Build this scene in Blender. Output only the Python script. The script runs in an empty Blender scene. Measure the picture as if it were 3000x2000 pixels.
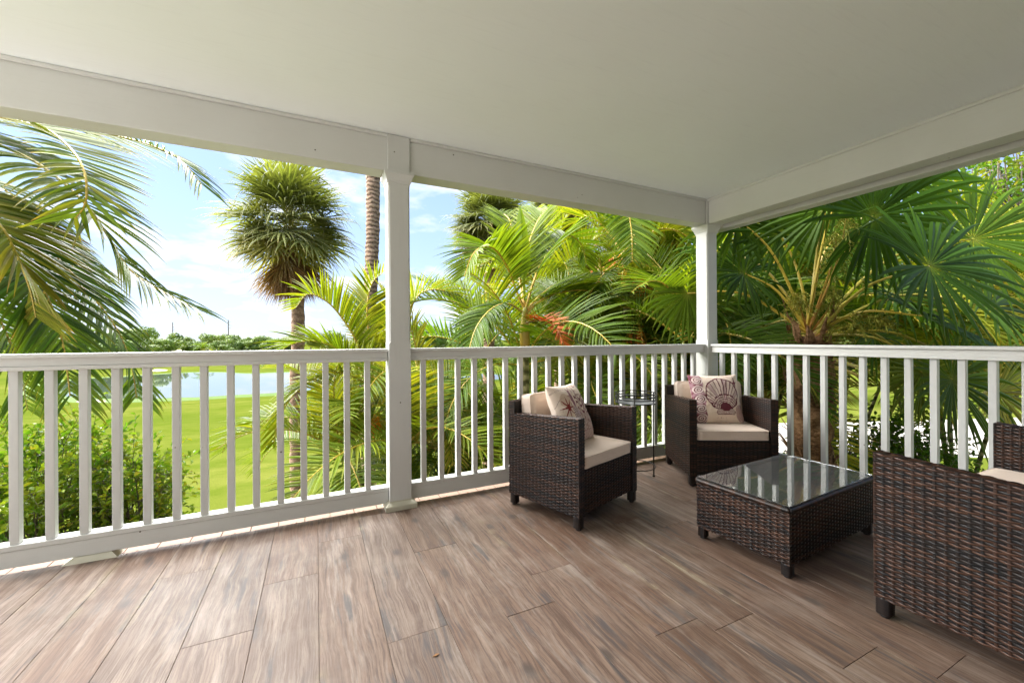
import bpy, bmesh, math, random
from mathutils import Vector, Matrix, Euler, noise

sc = bpy.context.scene
C = sc.collection
R = math.radians
V = Vector

# ------------------------------------------------------------------ camera
EYE, FPX, CYP, YAW, ROLL = 1.14, 1197.85, 994.36, 0.4474, -0.0062
_s, _c = math.sin(YAW), math.cos(YAW)
FW = V((_s, _c, 0)); RT0 = V((_c, -_s, 0)); UP0 = V((0, 0, 1))
RT = RT0 * math.cos(ROLL) + UP0 * math.sin(ROLL)
UP = UP0 * math.cos(ROLL) - RT0 * math.sin(ROLL)
CAM = V((0, 0, EYE))
cd = bpy.data.cameras.new('camera'); cam = bpy.data.objects.new('camera', cd); C.objects.link(cam)
cd.sensor_width = 36; cd.lens = FPX / 3000 * 36; cd.shift_y = -(1000 - CYP) / 3000
cd.clip_start = 0.05; cd.clip_end = 6000
m3 = Matrix((RT, UP, -FW)).transposed()
cam.matrix_world = Matrix.Translation(CAM) @ m3.to_4x4()
sc.camera = cam

# ------------------------------------------------------------------ world, sun, exposure
SUN_EL, SUN_AZ = R(50), R(-47)
world = bpy.data.worlds.new('World'); sc.world = world; world.use_nodes = True
wn, wl = world.node_tree.nodes, world.node_tree.links
bg = wn['Background']
sky = wn.new('ShaderNodeTexSky'); sky.sky_type = 'NISHITA'; sky.sun_disc = False
sky.sun_elevation = SUN_EL; sky.sun_rotation = SUN_AZ
sky.air_density = 1.0; sky.dust_density = 0.6; sky.ozone_density = 1.6
tc = wn.new('ShaderNodeTexCoord')
sx = wn.new('ShaderNodeSeparateXYZ'); wl.new(tc.outputs['Generated'], sx.inputs[0])
zz = wn.new('ShaderNodeMath'); zz.operation = 'MAXIMUM'; zz.inputs[1].default_value = 0.0
wl.new(sx.outputs['Z'], zz.inputs[0])
za = wn.new('ShaderNodeMath'); za.operation = 'ADD'; za.inputs[1].default_value = 0.22
wl.new(zz.outputs[0], za.inputs[0])
dv = wn.new('ShaderNodeVectorMath'); dv.operation = 'DIVIDE'
cb = wn.new('ShaderNodeCombineXYZ')
for i in (0, 1): wl.new(za.outputs[0], cb.inputs[i])
cb.inputs[2].default_value = 1.0
wl.new(tc.outputs['Generated'], dv.inputs[0]); wl.new(cb.outputs[0], dv.inputs[1])
mp = wn.new('ShaderNodeMapping'); mp.inputs['Location'].default_value = (4.7, 2.2, 0.3)
mp.inputs['Scale'].default_value = (1, 1, 3.2)
wl.new(dv.outputs[0], mp.inputs['Vector'])
cn = wn.new('ShaderNodeTexNoise'); cn.inputs['Scale'].default_value = 1.9; cn.inputs['Detail'].default_value = 9
cn.inputs['Roughness'].default_value = 0.56
wl.new(mp.outputs[0], cn.inputs['Vector'])
cr = wn.new('ShaderNodeValToRGB')
cr.color_ramp.elements[0].position = 0.53; cr.color_ramp.elements[1].position = 0.66
cr.color_ramp.elements[1].color = (0.9, 0.9, 0.9, 1)
wl.new(cn.outputs['Fac'], cr.inputs[0])
mx = wn.new('ShaderNodeMix'); mx.data_type = 'RGBA'
mx.inputs['B'].default_value = (3.75, 3.8, 3.9, 1)
gain = wn.new('ShaderNodeVectorMath'); gain.operation = 'MULTIPLY'; gain.inputs[1].default_value = (1.06, 1.27, 1.75)
gm = wn.new('ShaderNodeGamma'); gm.inputs[1].default_value = 0.5; wl.new(sky.outputs[0], gm.inputs[0]); wl.new(gm.outputs[0], gain.inputs[0])
inv = wn.new('ShaderNodeMath'); inv.operation = 'SUBTRACT'; inv.inputs[0].default_value = 1.0; wl.new(zz.outputs[0], inv.inputs[1])
pw = wn.new('ShaderNodeMath'); pw.operation = 'POWER'; pw.inputs[1].default_value = 6.0; wl.new(inv.outputs[0], pw.inputs[0])
hf = wn.new('ShaderNodeMath'); hf.operation = 'MULTIPLY_ADD'; hf.inputs[1].default_value = 0.5; hf.inputs[2].default_value = 0.0; wl.new(pw.outputs[0], hf.inputs[0])
hz = wn.new('ShaderNodeMix'); hz.data_type = 'RGBA'; hz.inputs['B'].default_value = (2.6, 2.85, 3.35, 1)
wl.new(hf.outputs[0], hz.inputs['Factor']); wl.new(gain.outputs[0], hz.inputs['A'])
wl.new(cr.outputs['Color'], mx.inputs['Factor']); wl.new(hz.outputs['Result'], mx.inputs['A'])
wl.new(mx.outputs['Result'], bg.inputs['Color'])
bg.inputs['Strength'].default_value = 0.052

sd = bpy.data.lights.new('sun', 'SUN'); sun = bpy.data.objects.new('sun', sd); C.objects.link(sun)
sd.energy = 5.0; sd.angle = R(85); sd.color = (1.0, 0.97, 0.92)
tosun = V((math.sin(SUN_AZ) * math.cos(SUN_EL), math.cos(SUN_AZ) * math.cos(SUN_EL), math.sin(SUN_EL)))
sun.rotation_euler = tosun.to_track_quat('Z', 'Y').to_euler()
sun.location = (0, 0, 30)

vs = sc.view_settings
vs.view_transform = 'Standard'; vs.look = 'None'; vs.gamma = 1; vs.use_curve_mapping = False
vs.exposure = 2.78
cy = sc.cycles
cy.use_denoising = True
cy.max_bounces = 10; cy.diffuse_bounces = 6; cy.glossy_bounces = 4; cy.transmission_bounces = 6
cy.transparent_max_bounces = 8; cy.sample_clamp_indirect = 8
cy.caustics_reflective = False; cy.caustics_refractive = False

# ------------------------------------------------------------------ helpers
GROUND = -3.2

def ray(px, py):
    return FW + RT * ((px - 1500) / FPX) - UP * ((py - CYP) / FPX)

def at(px, py, d):
    """place of the point seen at (px, py) that stands d metres ahead"""
    return CAM + ray(px, py) * d

def onz(px, py, z):
    r = ray(px, py)
    return CAM + r * ((z - EYE) / r.z)

def link(o, parent=None):
    C.objects.link(o)
    if parent is not None: o.parent = parent
    return o

def tag(o, label=None, cat=None, group=None, kind=None):
    if label: o['label'] = label
    if cat: o['category'] = cat
    if group: o['group'] = group
    if kind: o['kind'] = kind
    return o

def empty(name, loc=(0, 0, 0), rz=0.0, label=None, cat=None, group=None, kind=None):
    o = bpy.data.objects.new(name, None); o.location = loc; o.rotation_euler = (0, 0, rz)
    o.empty_display_size = 0.1
    link(o)
    return tag(o, label, cat, group, kind)

class MB:
    """collects geometry with a per-vertex tint"""
    def __init__(s): s.v = []; s.f = []; s.t = []; s.m = []; s.mi = 0; s.tint = (0.5, 0.0, 0.0)
    def vert(s, p, t=None):
        s.v.append((p[0], p[1], p[2])); s.t.append(t or s.tint); return len(s.v) - 1
    def face(s, *i): s.f.append(i); s.m.append(s.mi)
    def box(s, x0, x1, y0, y1, z0, z1):
        b = len(s.v)
        for z in (z0, z1):
            for (x, y) in ((x0, y0), (x1, y0), (x1, y1), (x0, y1)): s.vert((x, y, z))
        for q in ((3, 2, 1, 0), (4, 5, 6, 7), (0, 1, 5, 4), (1, 2, 6, 5), (2, 3, 7, 6), (3, 0, 4, 7)):
            s.face(*[b + k for k in q])
    def tube(s, pts, rad, n=6, cap=True, tints=None):
        pts = [V(p) for p in pts]; rings = []
        up = V((0, 0, 1)); prev = None
        for i, p in enumerate(pts):
            a = pts[max(0, i - 1)]; b = pts[min(len(pts) - 1, i + 1)]
            t = (b - a)
            if t.length < 1e-9: t = V((0, 0, 1))
            t.normalize()
            if prev is None:
                ref = V((1, 0, 0)) if abs(t.z) > 0.9 else up
                x = t.cross(ref).normalized()
            else:
                x = (prev - t * prev.dot(t))
                x = x.normalized() if x.length > 1e-6 else t.orthogonal().normalized()
            prev = x; y = t.cross(x)
            r = rad[i] if isinstance(rad, (list, tuple)) else rad
            tt = tints[i] if tints else None
            rings.append([s.vert(p + (x * math.cos(k * 2 * math.pi / n) + y * math.sin(k * 2 * math.pi / n)) * r, tt) for k in range(n)])
        for a, b in zip(rings, rings[1:]):
            for k in range(n): s.face(a[k], a[(k + 1) % n], b[(k + 1) % n], b[k])
        if cap:
            s.face(*rings[0][::-1]); s.face(*rings[-1])
    def lathe(s, prof, n=20, c=(0, 0)):
        rings = [[s.vert((c[0] + r * math.cos(k * 2 * math.pi / n), c[1] + r * math.sin(k * 2 * math.pi / n), z)) for k in range(n)] for r, z in prof]
        for a, b in zip(rings, rings[1:]):
            for k in range(n): s.face(a[k], a[(k + 1) % n], b[(k + 1) % n], b[k])
        s.face(*rings[0][::-1]); s.face(*rings[-1])
    def mesh(s, name, mats, smooth=False):
        me = bpy.data.meshes.new(name)
        me.from_pydata(s.v, [], s.f)
        at_ = me.attributes.new('tint', 'FLOAT_VECTOR', 'POINT')
        at_.data.foreach_set('vector', [c for t in s.t for c in t])
        for m in (mats if isinstance(mats, (list, tuple)) else [mats]): me.materials.append(m)
        if any(s.m): me.polygons.foreach_set('material_index', s.m)
        if smooth: me.polygons.foreach_set('use_smooth', [True] * len(me.polygons))
        me.update()
        return me
    def build(s, name, mats, parent=None, smooth=False):
        return link(bpy.data.objects.new(name, s.mesh(name, mats, smooth)), parent)

def put(name, me, parent=None, loc=(0, 0, 0), rot=(0, 0, 0), scale=(1, 1, 1)):
    o = bpy.data.objects.new(name, me); link(o, parent)
    o.location = loc; o.rotation_euler = rot; o.scale = scale
    return o

def bevel_box(name, x0, x1, y0, y1, z0, z1, mat, parent=None, bev=0.004, seg=2):
    bm = bmesh.new(); bmesh.ops.create_cube(bm, size=1)
    for v in bm.verts:
        v.co = V((x0 if v.co.x < 0 else x1, y0 if v.co.y < 0 else y1, z0 if v.co.z < 0 else z1))
    if bev: bmesh.ops.bevel(bm, geom=bm.edges[:], offset=bev, segments=seg, affect='EDGES', profile=0.5)
    me = bpy.data.meshes.new(name); bm.to_mesh(me); bm.free(); me.materials.append(mat)
    return link(bpy.data.objects.new(name, me), parent)

def spline(ctrl, n):
    """Catmull-Rom samples through the control points"""
    P = [V(c) for c in ctrl]; P = [P[0] * 2 - P[1]] + P + [P[-1] * 2 - P[-2]]
    out = []; k = len(P) - 3
    for i in range(n + 1):
        u = i / n * k; j = min(int(u), k - 1); t = u - j
        a, b, c, d = P[j:j + 4]
        out.append(0.5 * ((2 * b) + (c - a) * t + (2 * a - 5 * b + 4 * c - d) * t * t + (3 * b - a - 3 * c + d) * t ** 3))
    return out

# ------------------------------------------------------------------ materials
def newmat(name):
    m = bpy.data.materials.new(name); m.use_nodes = True
    nt = m.node_tree; b = nt.nodes['Principled BSDF']
    return m, nt, b

def nd(nt, typ, **kw):
    n = nt.nodes.new(typ)
    for k, v in kw.items(): setattr(n, k, v)
    return n

def ramp(nt, src, stops):
    r = nd(nt, 'ShaderNodeValToRGB'); e = r.color_ramp.elements
    while len(e) < len(stops): e.new(0.5)
    for k, (p, c) in enumerate(stops):
        e[k].position = p; e[k].color = (c[0], c[1], c[2], 1) if len(c) == 3 else c
    nt.links.new(src, r.inputs[0]); return r.outputs[0]

def noise_tex(nt, vec, scale, detail=4, rough=0.55, dist=0.0):
    n = nd(nt, 'ShaderNodeTexNoise'); n.inputs['Scale'].default_value = scale
    n.inputs['Detail'].default_value = detail; n.inputs['Roughness'].default_value = rough
    n.inputs['Distortion'].default_value = dist
    nt.links.new(vec, n.inputs['Vector']); return n.outputs['Fac']

def mixc(nt, fac, a, b, mode='MIX'):
    m = nd(nt, 'ShaderNodeMix', data_type='RGBA', blend_type=mode)
    for sock, val in (('Factor', fac), ('A', a), ('B', b)):
        if isinstance(val, bpy.types.NodeSocket): nt.links.new(val, m.inputs[sock])
        elif isinstance(val, (int, float)): m.inputs[sock].default_value = val
        else: m.inputs[sock].default_value = (val[0], val[1], val[2], 1)
    return m.outputs['Result']

def math_(nt, op, a, b=None, c=None, clamp=False):
    m = nd(nt, 'ShaderNodeMath', operation=op); m.use_clamp = clamp
    for i, val in enumerate((a, b, c)):
        if val is None: continue
        if isinstance(val, bpy.types.NodeSocket): nt.links.new(val, m.inputs[i])
        else: m.inputs[i].default_value = val
    return m.outputs[0]

def bump(nt, bsdf, h, strength=0.2, dist=0.01):
    b = nd(nt, 'ShaderNodeBump'); b.inputs['Strength'].default_value = strength; b.inputs['Distance'].default_value = dist
    nt.links.new(h, b.inputs['Height']); nt.links.new(b.outputs[0], bsdf.inputs['Normal'])

def coords(nt, kind='Object'):
    return nd(nt, 'ShaderNodeTexCoord').outputs[kind]

def scaled(nt, vec, sx_, sy_, sz_):
    m = nd(nt, 'ShaderNodeMapping'); m.inputs['Scale'].default_value = (sx_, sy_, sz_)
    nt.links.new(vec, m.inputs['Vector']); return m.outputs[0]

def paint(name, col, rough=0.45, axis=0, dirt=0.35, speck=True):
    m, nt, b = newmat(name); L = nt.links
    geo = nd(nt, 'ShaderNodeNewGeometry').outputs['Position']
    st = [14, 14, 14]; st[axis] = 0.9
    grain = noise_tex(nt, scaled(nt, geo, *st), 6, 5, 0.6)
    big = noise_tex(nt, geo, 1.7, 4, 0.6)
    c = mixc(nt, ramp(nt, big, [(0.35, (0, 0, 0)), (0.75, (dirt,) * 3)]), col, [k * 0.86 * w for k, w in zip(col, (1, 0.985, 0.93))])
    c = mixc(nt, ramp(nt, grain, [(0.55, (0, 0, 0)), (0.8, (0.25,) * 3)]), c, [k * 0.8 for k in col])
    if speck:
        sp = nd(nt, 'ShaderNodeTexVoronoi'); sp.inputs['Scale'].default_value = 9
        L.new(geo, sp.inputs['Vector'])
        msk = math_(nt, 'LESS_THAN', sp.outputs['Distance'], math_(nt, 'MULTIPLY', noise_tex(nt, geo, 3.1, 2), 0.085))
        rare = math_(nt, 'GREATER_THAN', noise_tex(nt, geo, 2.3, 2), 0.52)
        c = mixc(nt, math_(nt, 'MULTIPLY', msk, rare), c, (0.08, 0.065, 0.045))
    L.new(c, b.inputs['Base Color'])
    L.new(math_(nt, 'MULTIPLY_ADD', big, 0.25, rough - 0.12), b.inputs['Roughness'])
    bump(nt, b, grain, 0.22, 0.004)
    return m

M = {}
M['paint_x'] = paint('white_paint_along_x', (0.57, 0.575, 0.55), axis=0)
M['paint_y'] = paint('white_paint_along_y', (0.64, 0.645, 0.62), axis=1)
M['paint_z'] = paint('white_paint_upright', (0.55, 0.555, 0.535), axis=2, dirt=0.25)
M['ceiling'] = paint('ceiling_paint', (0.82, 0.865, 0.86), rough=0.5, axis=0, dirt=0.15, speck=False)
M['mossy'] = paint('weathered_paint', (0.5, 0.48, 0.38), axis=0, dirt=0.8)

def plank_mat():
    m, nt, b = newmat('wood_look_tile'); L = nt.links
    oc = coords(nt); oi = nd(nt, 'ShaderNodeObjectInfo')
    off = nd(nt, 'ShaderNodeVectorMath', operation='SCALE'); off.inputs['Scale'].default_value = 37.0
    cx = nd(nt, 'ShaderNodeCombineXYZ')
    for k in range(3): L.new(oi.outputs['Random'], cx.inputs[k])
    L.new(cx.outputs[0], off.inputs[0])
    ad = nd(nt, 'ShaderNodeVectorMath', operation='ADD'); L.new(oc, ad.inputs[0]); L.new(off.outputs[0], ad.inputs[1])
    p = ad.outputs[0]
    warp = noise_tex(nt, scaled(nt, p, 2.2, 0.9, 1), 2.0, 3, 0.6)
    wv = nd(nt, 'ShaderNodeVectorMath', operation='MULTIPLY_ADD')
    wc = nd(nt, 'ShaderNodeCombineXYZ'); L.new(warp, wc.inputs[0])
    L.new(wc.outputs[0], wv.inputs[0]); wv.inputs[1].default_value = (0.07, 0, 0); L.new(p, wv.inputs[2])
    pw = wv.outputs[0]
    fine = noise_tex(nt, scaled(nt, pw, 75, 2.2, 1), 1.6, 9, 0.8)
    mid = noise_tex(nt, scaled(nt, pw, 17, 1.5, 1), 1.3, 5, 0.62)
    blot = noise_tex(nt, scaled(nt, pw, 16, 1.5, 1), 1.0, 6, 0.72)
    strk = noise_tex(nt, scaled(nt, pw, 30, 1.5, 1), 1.0, 5, 0.68)
    tone = ramp(nt, oi.outputs['Random'], [(0.0, (0.112, 0.062, 0.040)), (0.25, (0.195, 0.138, 0.102)), (0.5, (0.150, 0.080, 0.050)), (0.75, (0.225, 0.172, 0.138)), (1.0, (0.130, 0.096, 0.078))])
    c = mixc(nt, ramp(nt, mid, [(0.36, (0, 0, 0)), (0.66, (1, 1, 1))]), mixc(nt, 0.5, tone, (0.10, 0.053, 0.033)), mixc(nt, 0.4, tone, (0.29, 0.215, 0.165)))
    c = mixc(nt, ramp(nt, fine, [(0.42, (0.9,) * 3), (0.56, (0, 0, 0))]), c, (0.085, 0.052, 0.037))
    c = mixc(nt, ramp(nt, blot, [(0.52, (0, 0, 0)), (0.72, (0.62,) * 3)]), c, (0.36, 0.305, 0.262))
    dk = math_(nt, 'MULTIPLY', ramp(nt, strk, [(0.50, (0, 0, 0)), (0.60, (0.85,) * 3)]), ramp(nt, noise_tex(nt, scaled(nt, p, 8, 1.9, 1), 1.4, 4), [(0.50, (0, 0, 0)), (0.60, (1, 1, 1))]))
    c = mixc(nt, dk, c, (0.066, 0.058, 0.058))
    # knots
    vo = nd(nt, 'ShaderNodeTexVoronoi', voronoi_dimensions='2D'); vo.inputs['Scale'].default_value = 1.7
    L.new(scaled(nt, p, 1.6, 0.8, 1), vo.inputs['Vector'])
    kn = ramp(nt, math_(nt, 'ADD', vo.outputs['Distance'], math_(nt, 'MULTIPLY', fine, 0.05)), [(0.05, (0.85,) * 3), (0.10, (0, 0, 0))])
    c = mixc(nt, kn, c, (0.06, 0.045, 0.038))
    # grout bloom along the joints, where water stood
    sx2 = nd(nt, 'ShaderNodeSeparateXYZ'); L.new(oc, sx2.inputs[0])
    edge = math_(nt, 'SUBTRACT', math_(nt, 'ABSOLUTE', sx2.outputs['X']), 0.085)
    gp = nd(nt, 'ShaderNodeNewGeometry').outputs['Position']
    wet = ramp(nt, noise_tex(nt, scaled(nt, gp, 1.1, 0.8, 1), 1.3, 4, 0.6), [(0.52, (0, 0, 0)), (0.62, (1, 1, 1))])
    eb = math_(nt, 'MULTIPLY', math_(nt, 'MULTIPLY', edge, 30.0, clamp=True), math_(nt, 'MULTIPLY', wet, ramp(nt, noise_tex(nt, gp, 9, 4), [(0.42, (0, 0, 0)), (0.56, (0.6,) * 3)])))
    c = mixc(nt, eb, c, (0.29, 0.245, 0.155))
    # dust and scuffs
    c = mixc(nt, ramp(nt, noise_tex(nt, gp, 2.6, 5, 0.7), [(0.5, (0, 0, 0)), (0.75, (0.28,) * 3)]), c, (0.33, 0.285, 0.245))
    L.new(c, b.inputs['Base Color'])
    L.new(math_(nt, 'MULTIPLY_ADD', noise_tex(nt, gp, 3.5, 5, 0.65), 0.30, 0.33), b.inputs['Roughness'])
    b.inputs['Specular IOR Level'].default_value = 0.3
    bump(nt, b, math_(nt, 'ADD', fine, math_(nt, 'MULTIPLY', mid, 0.6)), 0.12, 0.003)
    return m
M['plank'] = plank_mat()

def simple(name, col, rough=0.5, metal=0.0, var=0.15, scale=8, bmp=0.0, spec=0.5):
    m, nt, b = newmat(name); L = nt.links
    p = coords(nt)
    n = noise_tex(nt, p, scale, 5, 0.6)
    L.new(mixc(nt, n, [c * (1 - var) for c in col], [min(1, c * (1 + var)) for c in col]), b.inputs['Base Color'])
    b.inputs['Roughness'].default_value = rough; b.inputs['Metallic'].default_value = metal
    b.inputs['Specular IOR Level'].default_value = spec
    if bmp: bump(nt, b, noise_tex(nt, p, scale * 4, 4), bmp, 0.01)
    return m
M['deckbounce'] = simple('bounce_deck_pale', (0.62, 0.60, 0.57), 0.7, var=0.1, scale=4)  # pale colour of the added out-of-view deck, chosen to bounce light
M['grout'] = simple('grout', (0.20, 0.165, 0.13), 0.9)
M['deckboard'] = simple('deck_board', (0.21, 0.135, 0.095), 0.7, var=0.2, scale=12, bmp=0.15)
M['rust'] = simple('rusty_screw', (0.18, 0.06, 0.025), 0.8, var=0.4, scale=200)
M['iron'] = simple('black_iron', (0.02, 0.02, 0.02), 0.42, 0.6, var=0.3, scale=30)
M['galv'] = simple('galvanised', (0.30, 0.31, 0.33), 0.4, 0.7, var=0.3, scale=40)
M['rubber'] = simple('rubber', (0.012, 0.012, 0.012), 0.6)
M['core'] = simple('wicker_core', (0.012, 0.009, 0.008), 0.7)
M['stucco'] = simple('stucco', (0.36, 0.36, 0.35), 0.85, var=0.04, scale=20, bmp=0.3)
M['gapshade'] = simple('groove_shade', (0.055, 0.05, 0.042), 0.9, var=0.3)  # near-black colour stands in for the shade inside the beam gap
M['roofing'] = simple('roofing', (0.22, 0.21, 0.20), 0.8)
M['concrete'] = simple('concrete', (0.22, 0.205, 0.18), 0.85, var=0.12, scale=0.6)
M['sand'] = simple('sand', (0.25, 0.21, 0.15), 0.95, var=0.1, scale=0.5)
M['polewood'] = simple('utility_pole_wood', (0.16, 0.14, 0.12), 0.85)
M['litter'] = simple('dry_leaf', (0.25, 0.12, 0.04), 0.7, var=0.4, scale=60)

def wicker_mat():
    m, nt, b = newmat('wicker'); L = nt.links
    a = nd(nt, 'ShaderNodeAttribute', attribute_name='tint')
    sx2 = nd(nt, 'ShaderNodeSeparateXYZ'); L.new(a.outputs['Vector'], sx2.inputs[0])
    nz = noise_tex(nt, coords(nt), 26, 4, 0.6)
    f = math_(nt, 'ADD', math_(nt, 'MULTIPLY', sx2.outputs['X'], 0.65), math_(nt, 'MULTIPLY', nz, 0.5))
    c = ramp(nt, f, [(0.2, (0.007, 0.007, 0.008)), (0.45, (0.018, 0.011, 0.008)), (0.68, (0.044, 0.019, 0.011)), (0.95, (0.075, 0.035, 0.020))])
    L.new(c, b.inputs['Base Color']); b.inputs['Roughness'].default_value = 0.36
    b.inputs['Specular IOR Level'].default_value = 0.32
    bump(nt, b, noise_tex(nt, scaled(nt, coords(nt), 40, 40, 400), 2, 2), 0.15, 0.002)
    return m
M['wicker'] = wicker_mat()

def fabric_mat(name, attr=False, col=(0.66, 0.54, 0.45)):
    m, nt, b = newmat(name); L = nt.links
    p = coords(nt)
    if attr:
        a = nd(nt, 'ShaderNodeAttribute', attribute_name='print'); c = a.outputs['Color']
    else:
        c = mixc(nt, noise_tex(nt, p, 5, 4), [k * 0.9 for k in col], [k * 1.06 for k in col])
    L.new(c, b.inputs['Base Color']); b.inputs['Roughness'].default_value = 0.9
    b.inputs['Sheen Weight'].default_value = 0.15; b.inputs['Specular IOR Level'].default_value = 0.2
    h = math_(nt, 'ADD', noise_tex(nt, scaled(nt, p, 1, 1, 2.5), 9, 4, 0.6), math_(nt, 'MULTIPLY', noise_tex(nt, p, 400, 1), 0.08))
    bump(nt, b, h, 0.28, 0.02)
    return m
M['cushion'] = fabric_mat('beige_cushion_fabric')
M['printed'] = fabric_mat('printed_pillow_fabric', True)

def glass_mat():
    m, nt, b = newmat('table_glass')
    b.inputs['Base Color'].default_value = (0.93, 0.97, 0.95, 1); nt.links.new(ramp(nt, noise_tex(nt, coords(nt), 5, 5, 0.65), [(0.45, (0.008,) * 3), (0.75, (0.09,) * 3)]), b.inputs['Roughness'])
    b.inputs['Transmission Weight'].default_value = 0.955; b.inputs['IOR'].default_value = 1.5
    return m
M['glass'] = glass_mat()

def leaf_mat(name, stops, rough=0.4, transl=0.35, spec=0.22, tcol=(1.0, 1.0, 0.35), vary=0.6):
    m, nt, b = newmat(name); L = nt.links
    a = nd(nt, 'ShaderNodeAttribute', attribute_name='tint')
    s3 = nd(nt, 'ShaderNodeSeparateXYZ'); L.new(a.outputs['Vector'], s3.inputs[0])
    oi = nd(nt, 'ShaderNodeObjectInfo')
    age = math_(nt, 'ADD', s3.outputs['Y'], math_(nt, 'MULTIPLY_ADD', oi.outputs['Random'], 0.16, -0.08), clamp=True)
    c = ramp(nt, age, stops)
    br = math_(nt, 'MULTIPLY_ADD', s3.outputs['X'], vary, 1 - vary * 0.5)
    nz = math_(nt, 'MULTIPLY_ADD', noise_tex(nt, coords(nt), 7, 3), 0.5, 0.75)
    sc_ = nd(nt, 'ShaderNodeVectorMath', operation='SCALE')
    L.new(c, sc_.inputs[0]); L.new(math_(nt, 'MULTIPLY', br, nz), sc_.inputs['Scale'])
    c2 = sc_.outputs[0]
    L.new(c2, b.inputs['Base Color']); b.inputs['Roughness'].default_value = rough
    b.inputs['Specular IOR Level'].default_value = spec
    tr = nd(nt, 'ShaderNodeBsdfTranslucent')
    L.new(mixc(nt, 1.0, c2, tcol, 'MULTIPLY'), tr.inputs['Color'])
    ms = nd(nt, 'ShaderNodeMixShader'); ms.inputs[0].default_value = transl
    L.new(b.outputs[0], ms.inputs[1]); L.new(tr.outputs[0], ms.inputs[2])
    L.new(ms.outputs[0], nt.nodes['Material Output'].inputs['Surface'])
    return m
BROWN = (0.20, 0.10, 0.045); STRAW = (0.33, 0.22, 0.07)
M['areca'] = leaf_mat('areca_leaf', [(0, (0.062, 0.125, 0.010)), (0.3, (0.14, 0.20, 0.012)), (0.55, (0.27, 0.265, 0.022)), (0.8, STRAW), (1, BROWN)], 0.42, 0.46)
M['coconut'] = leaf_mat('coconut_leaf', [(0, (0.035, 0.085, 0.012)), (0.3, (0.105, 0.155, 0.016)), (0.55, (0.23, 0.215, 0.028)), (0.8, (0.34, 0.21, 0.05)), (1, BROWN)], 0.4, 0.34)
M['sabal'] = leaf_mat('sabal_leaf', [(0, (0.125, 0.155, 0.045)), (0.3, (0.21, 0.225, 0.08)), (0.55, (0.30, 0.26, 0.08)), (0.8, (0.31, 0.185, 0.08)), (1, (0.27, 0.145, 0.07))], 0.45, 0.38, 0.15)
M['thatch'] = leaf_mat('thatch_palm_leaf', [(0, (0.040, 0.090, 0.009)), (0.3, (0.085, 0.140, 0.012)), (0.55, (0.17, 0.20, 0.03)), (0.8, (0.38, 0.27, 0.05)), (1, BROWN)], 0.4, 0.36, 0.09)
M['broad'] = leaf_mat('broad_leaf', [(0, (0.045, 0.125, 0.010)), (0.35, (0.095, 0.205, 0.014)), (0.7, (0.20, 0.26, 0.03)), (1, (0.35, 0.28, 0.03))], 0.4, 0.4)
M['fartree'] = leaf_mat('far_tree_leaf', [(0, (0.075, 0.13, 0.035)), (0.4, (0.115, 0.175, 0.042)), (1, (0.18, 0.215, 0.05))], 0.6, 0.25)
M['rachis'] = leaf_mat('palm_rachis', [(0, (0.10, 0.16, 0.03)), (0.5, (0.40, 0.29, 0.035)), (0.8, (0.38, 0.18, 0.035)), (1, (0.16, 0.08, 0.04))], 0.4, 0.0, 0.4)
M['bloom'] = leaf_mat('palm_flower', [(0, (0.20, 0.24, 0.025)), (1, (0.30, 0.26, 0.03))], 0.6, 0.2)
M['fruit'] = leaf_mat('palm_fruit', [(0, (0.55, 0.17, 0.01)), (0.6, (0.6, 0.26, 0.015)), (1, (0.40, 0.04, 0.01))], 0.35, 0.05)
M['deadfrond'] = leaf_mat('rusty_dead_frond', [(0, (0.42, 0.11, 0.015)), (1, (0.35, 0.075, 0.015))], 0.5, 0.35, 0.3, (1, 0.6, 0.3))

def bark_mat(name, ca, cb_, ring=22.0, rings=0.6, rough=0.85):
    m, nt, b = newmat(name); L = nt.links
    p = coords(nt)
    sep = nd(nt, 'ShaderNodeSeparateXYZ'); L.new(p, sep.inputs[0])
    wob = noise_tex(nt, scaled(nt, p, 3, 3, 1.2), 2.5, 4)
    w = math_(nt, 'SINE', math_(nt, 'ADD', math_(nt, 'MULTIPLY', sep.outputs['Z'], ring), math_(nt, 'MULTIPLY', wob, 9)))
    n = noise_tex(nt, scaled(nt, p, 9, 9, 18), 2, 6, 0.7)
    h = math_(nt, 'ADD', math_(nt, 'MULTIPLY', w, 0.16 * rings), n)
    L.new(ramp(nt, h, [(0.32, [k * 0.35 for k in ca]), (0.5, ca), (0.72, cb_)]), b.inputs['Base Color'])
    b.inputs['Roughness'].default_value = rough; b.inputs['Specular IOR Level'].default_value = 0.2
    bump(nt, b, h, 0.9, 0.03)
    return m
M['bark_sabal'] = bark_mat('sabal_bark', (0.27, 0.165, 0.108), (0.43, 0.305, 0.215), 30, 0.5)
M['bark_ring'] = bark_mat('ringed_bark', (0.27, 0.175, 0.118), (0.42, 0.30, 0.215), 62, 1.0)
M['bark_fibre'] = bark_mat('fibrous_bark', (0.22, 0.115, 0.055), (0.40, 0.235, 0.125), 12, 0.8)
M['bark_cane'] = bark_mat('green_cane', (0.20, 0.19, 0.06), (0.36, 0.32, 0.16), 40, 1.4, 0.5)
M['bark_grey'] = bark_mat('grey_bark', (0.14, 0.115, 0.09), (0.27, 0.23, 0.18), 4, 0.3)
M['shaft'] = leaf_mat('crownshaft', [(0, (0.17, 0.21, 0.03)), (0.5, (0.33, 0.26, 0.03)), (1, (0.40, 0.20, 0.03))], 0.35, 0.0, 0.5)

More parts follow.
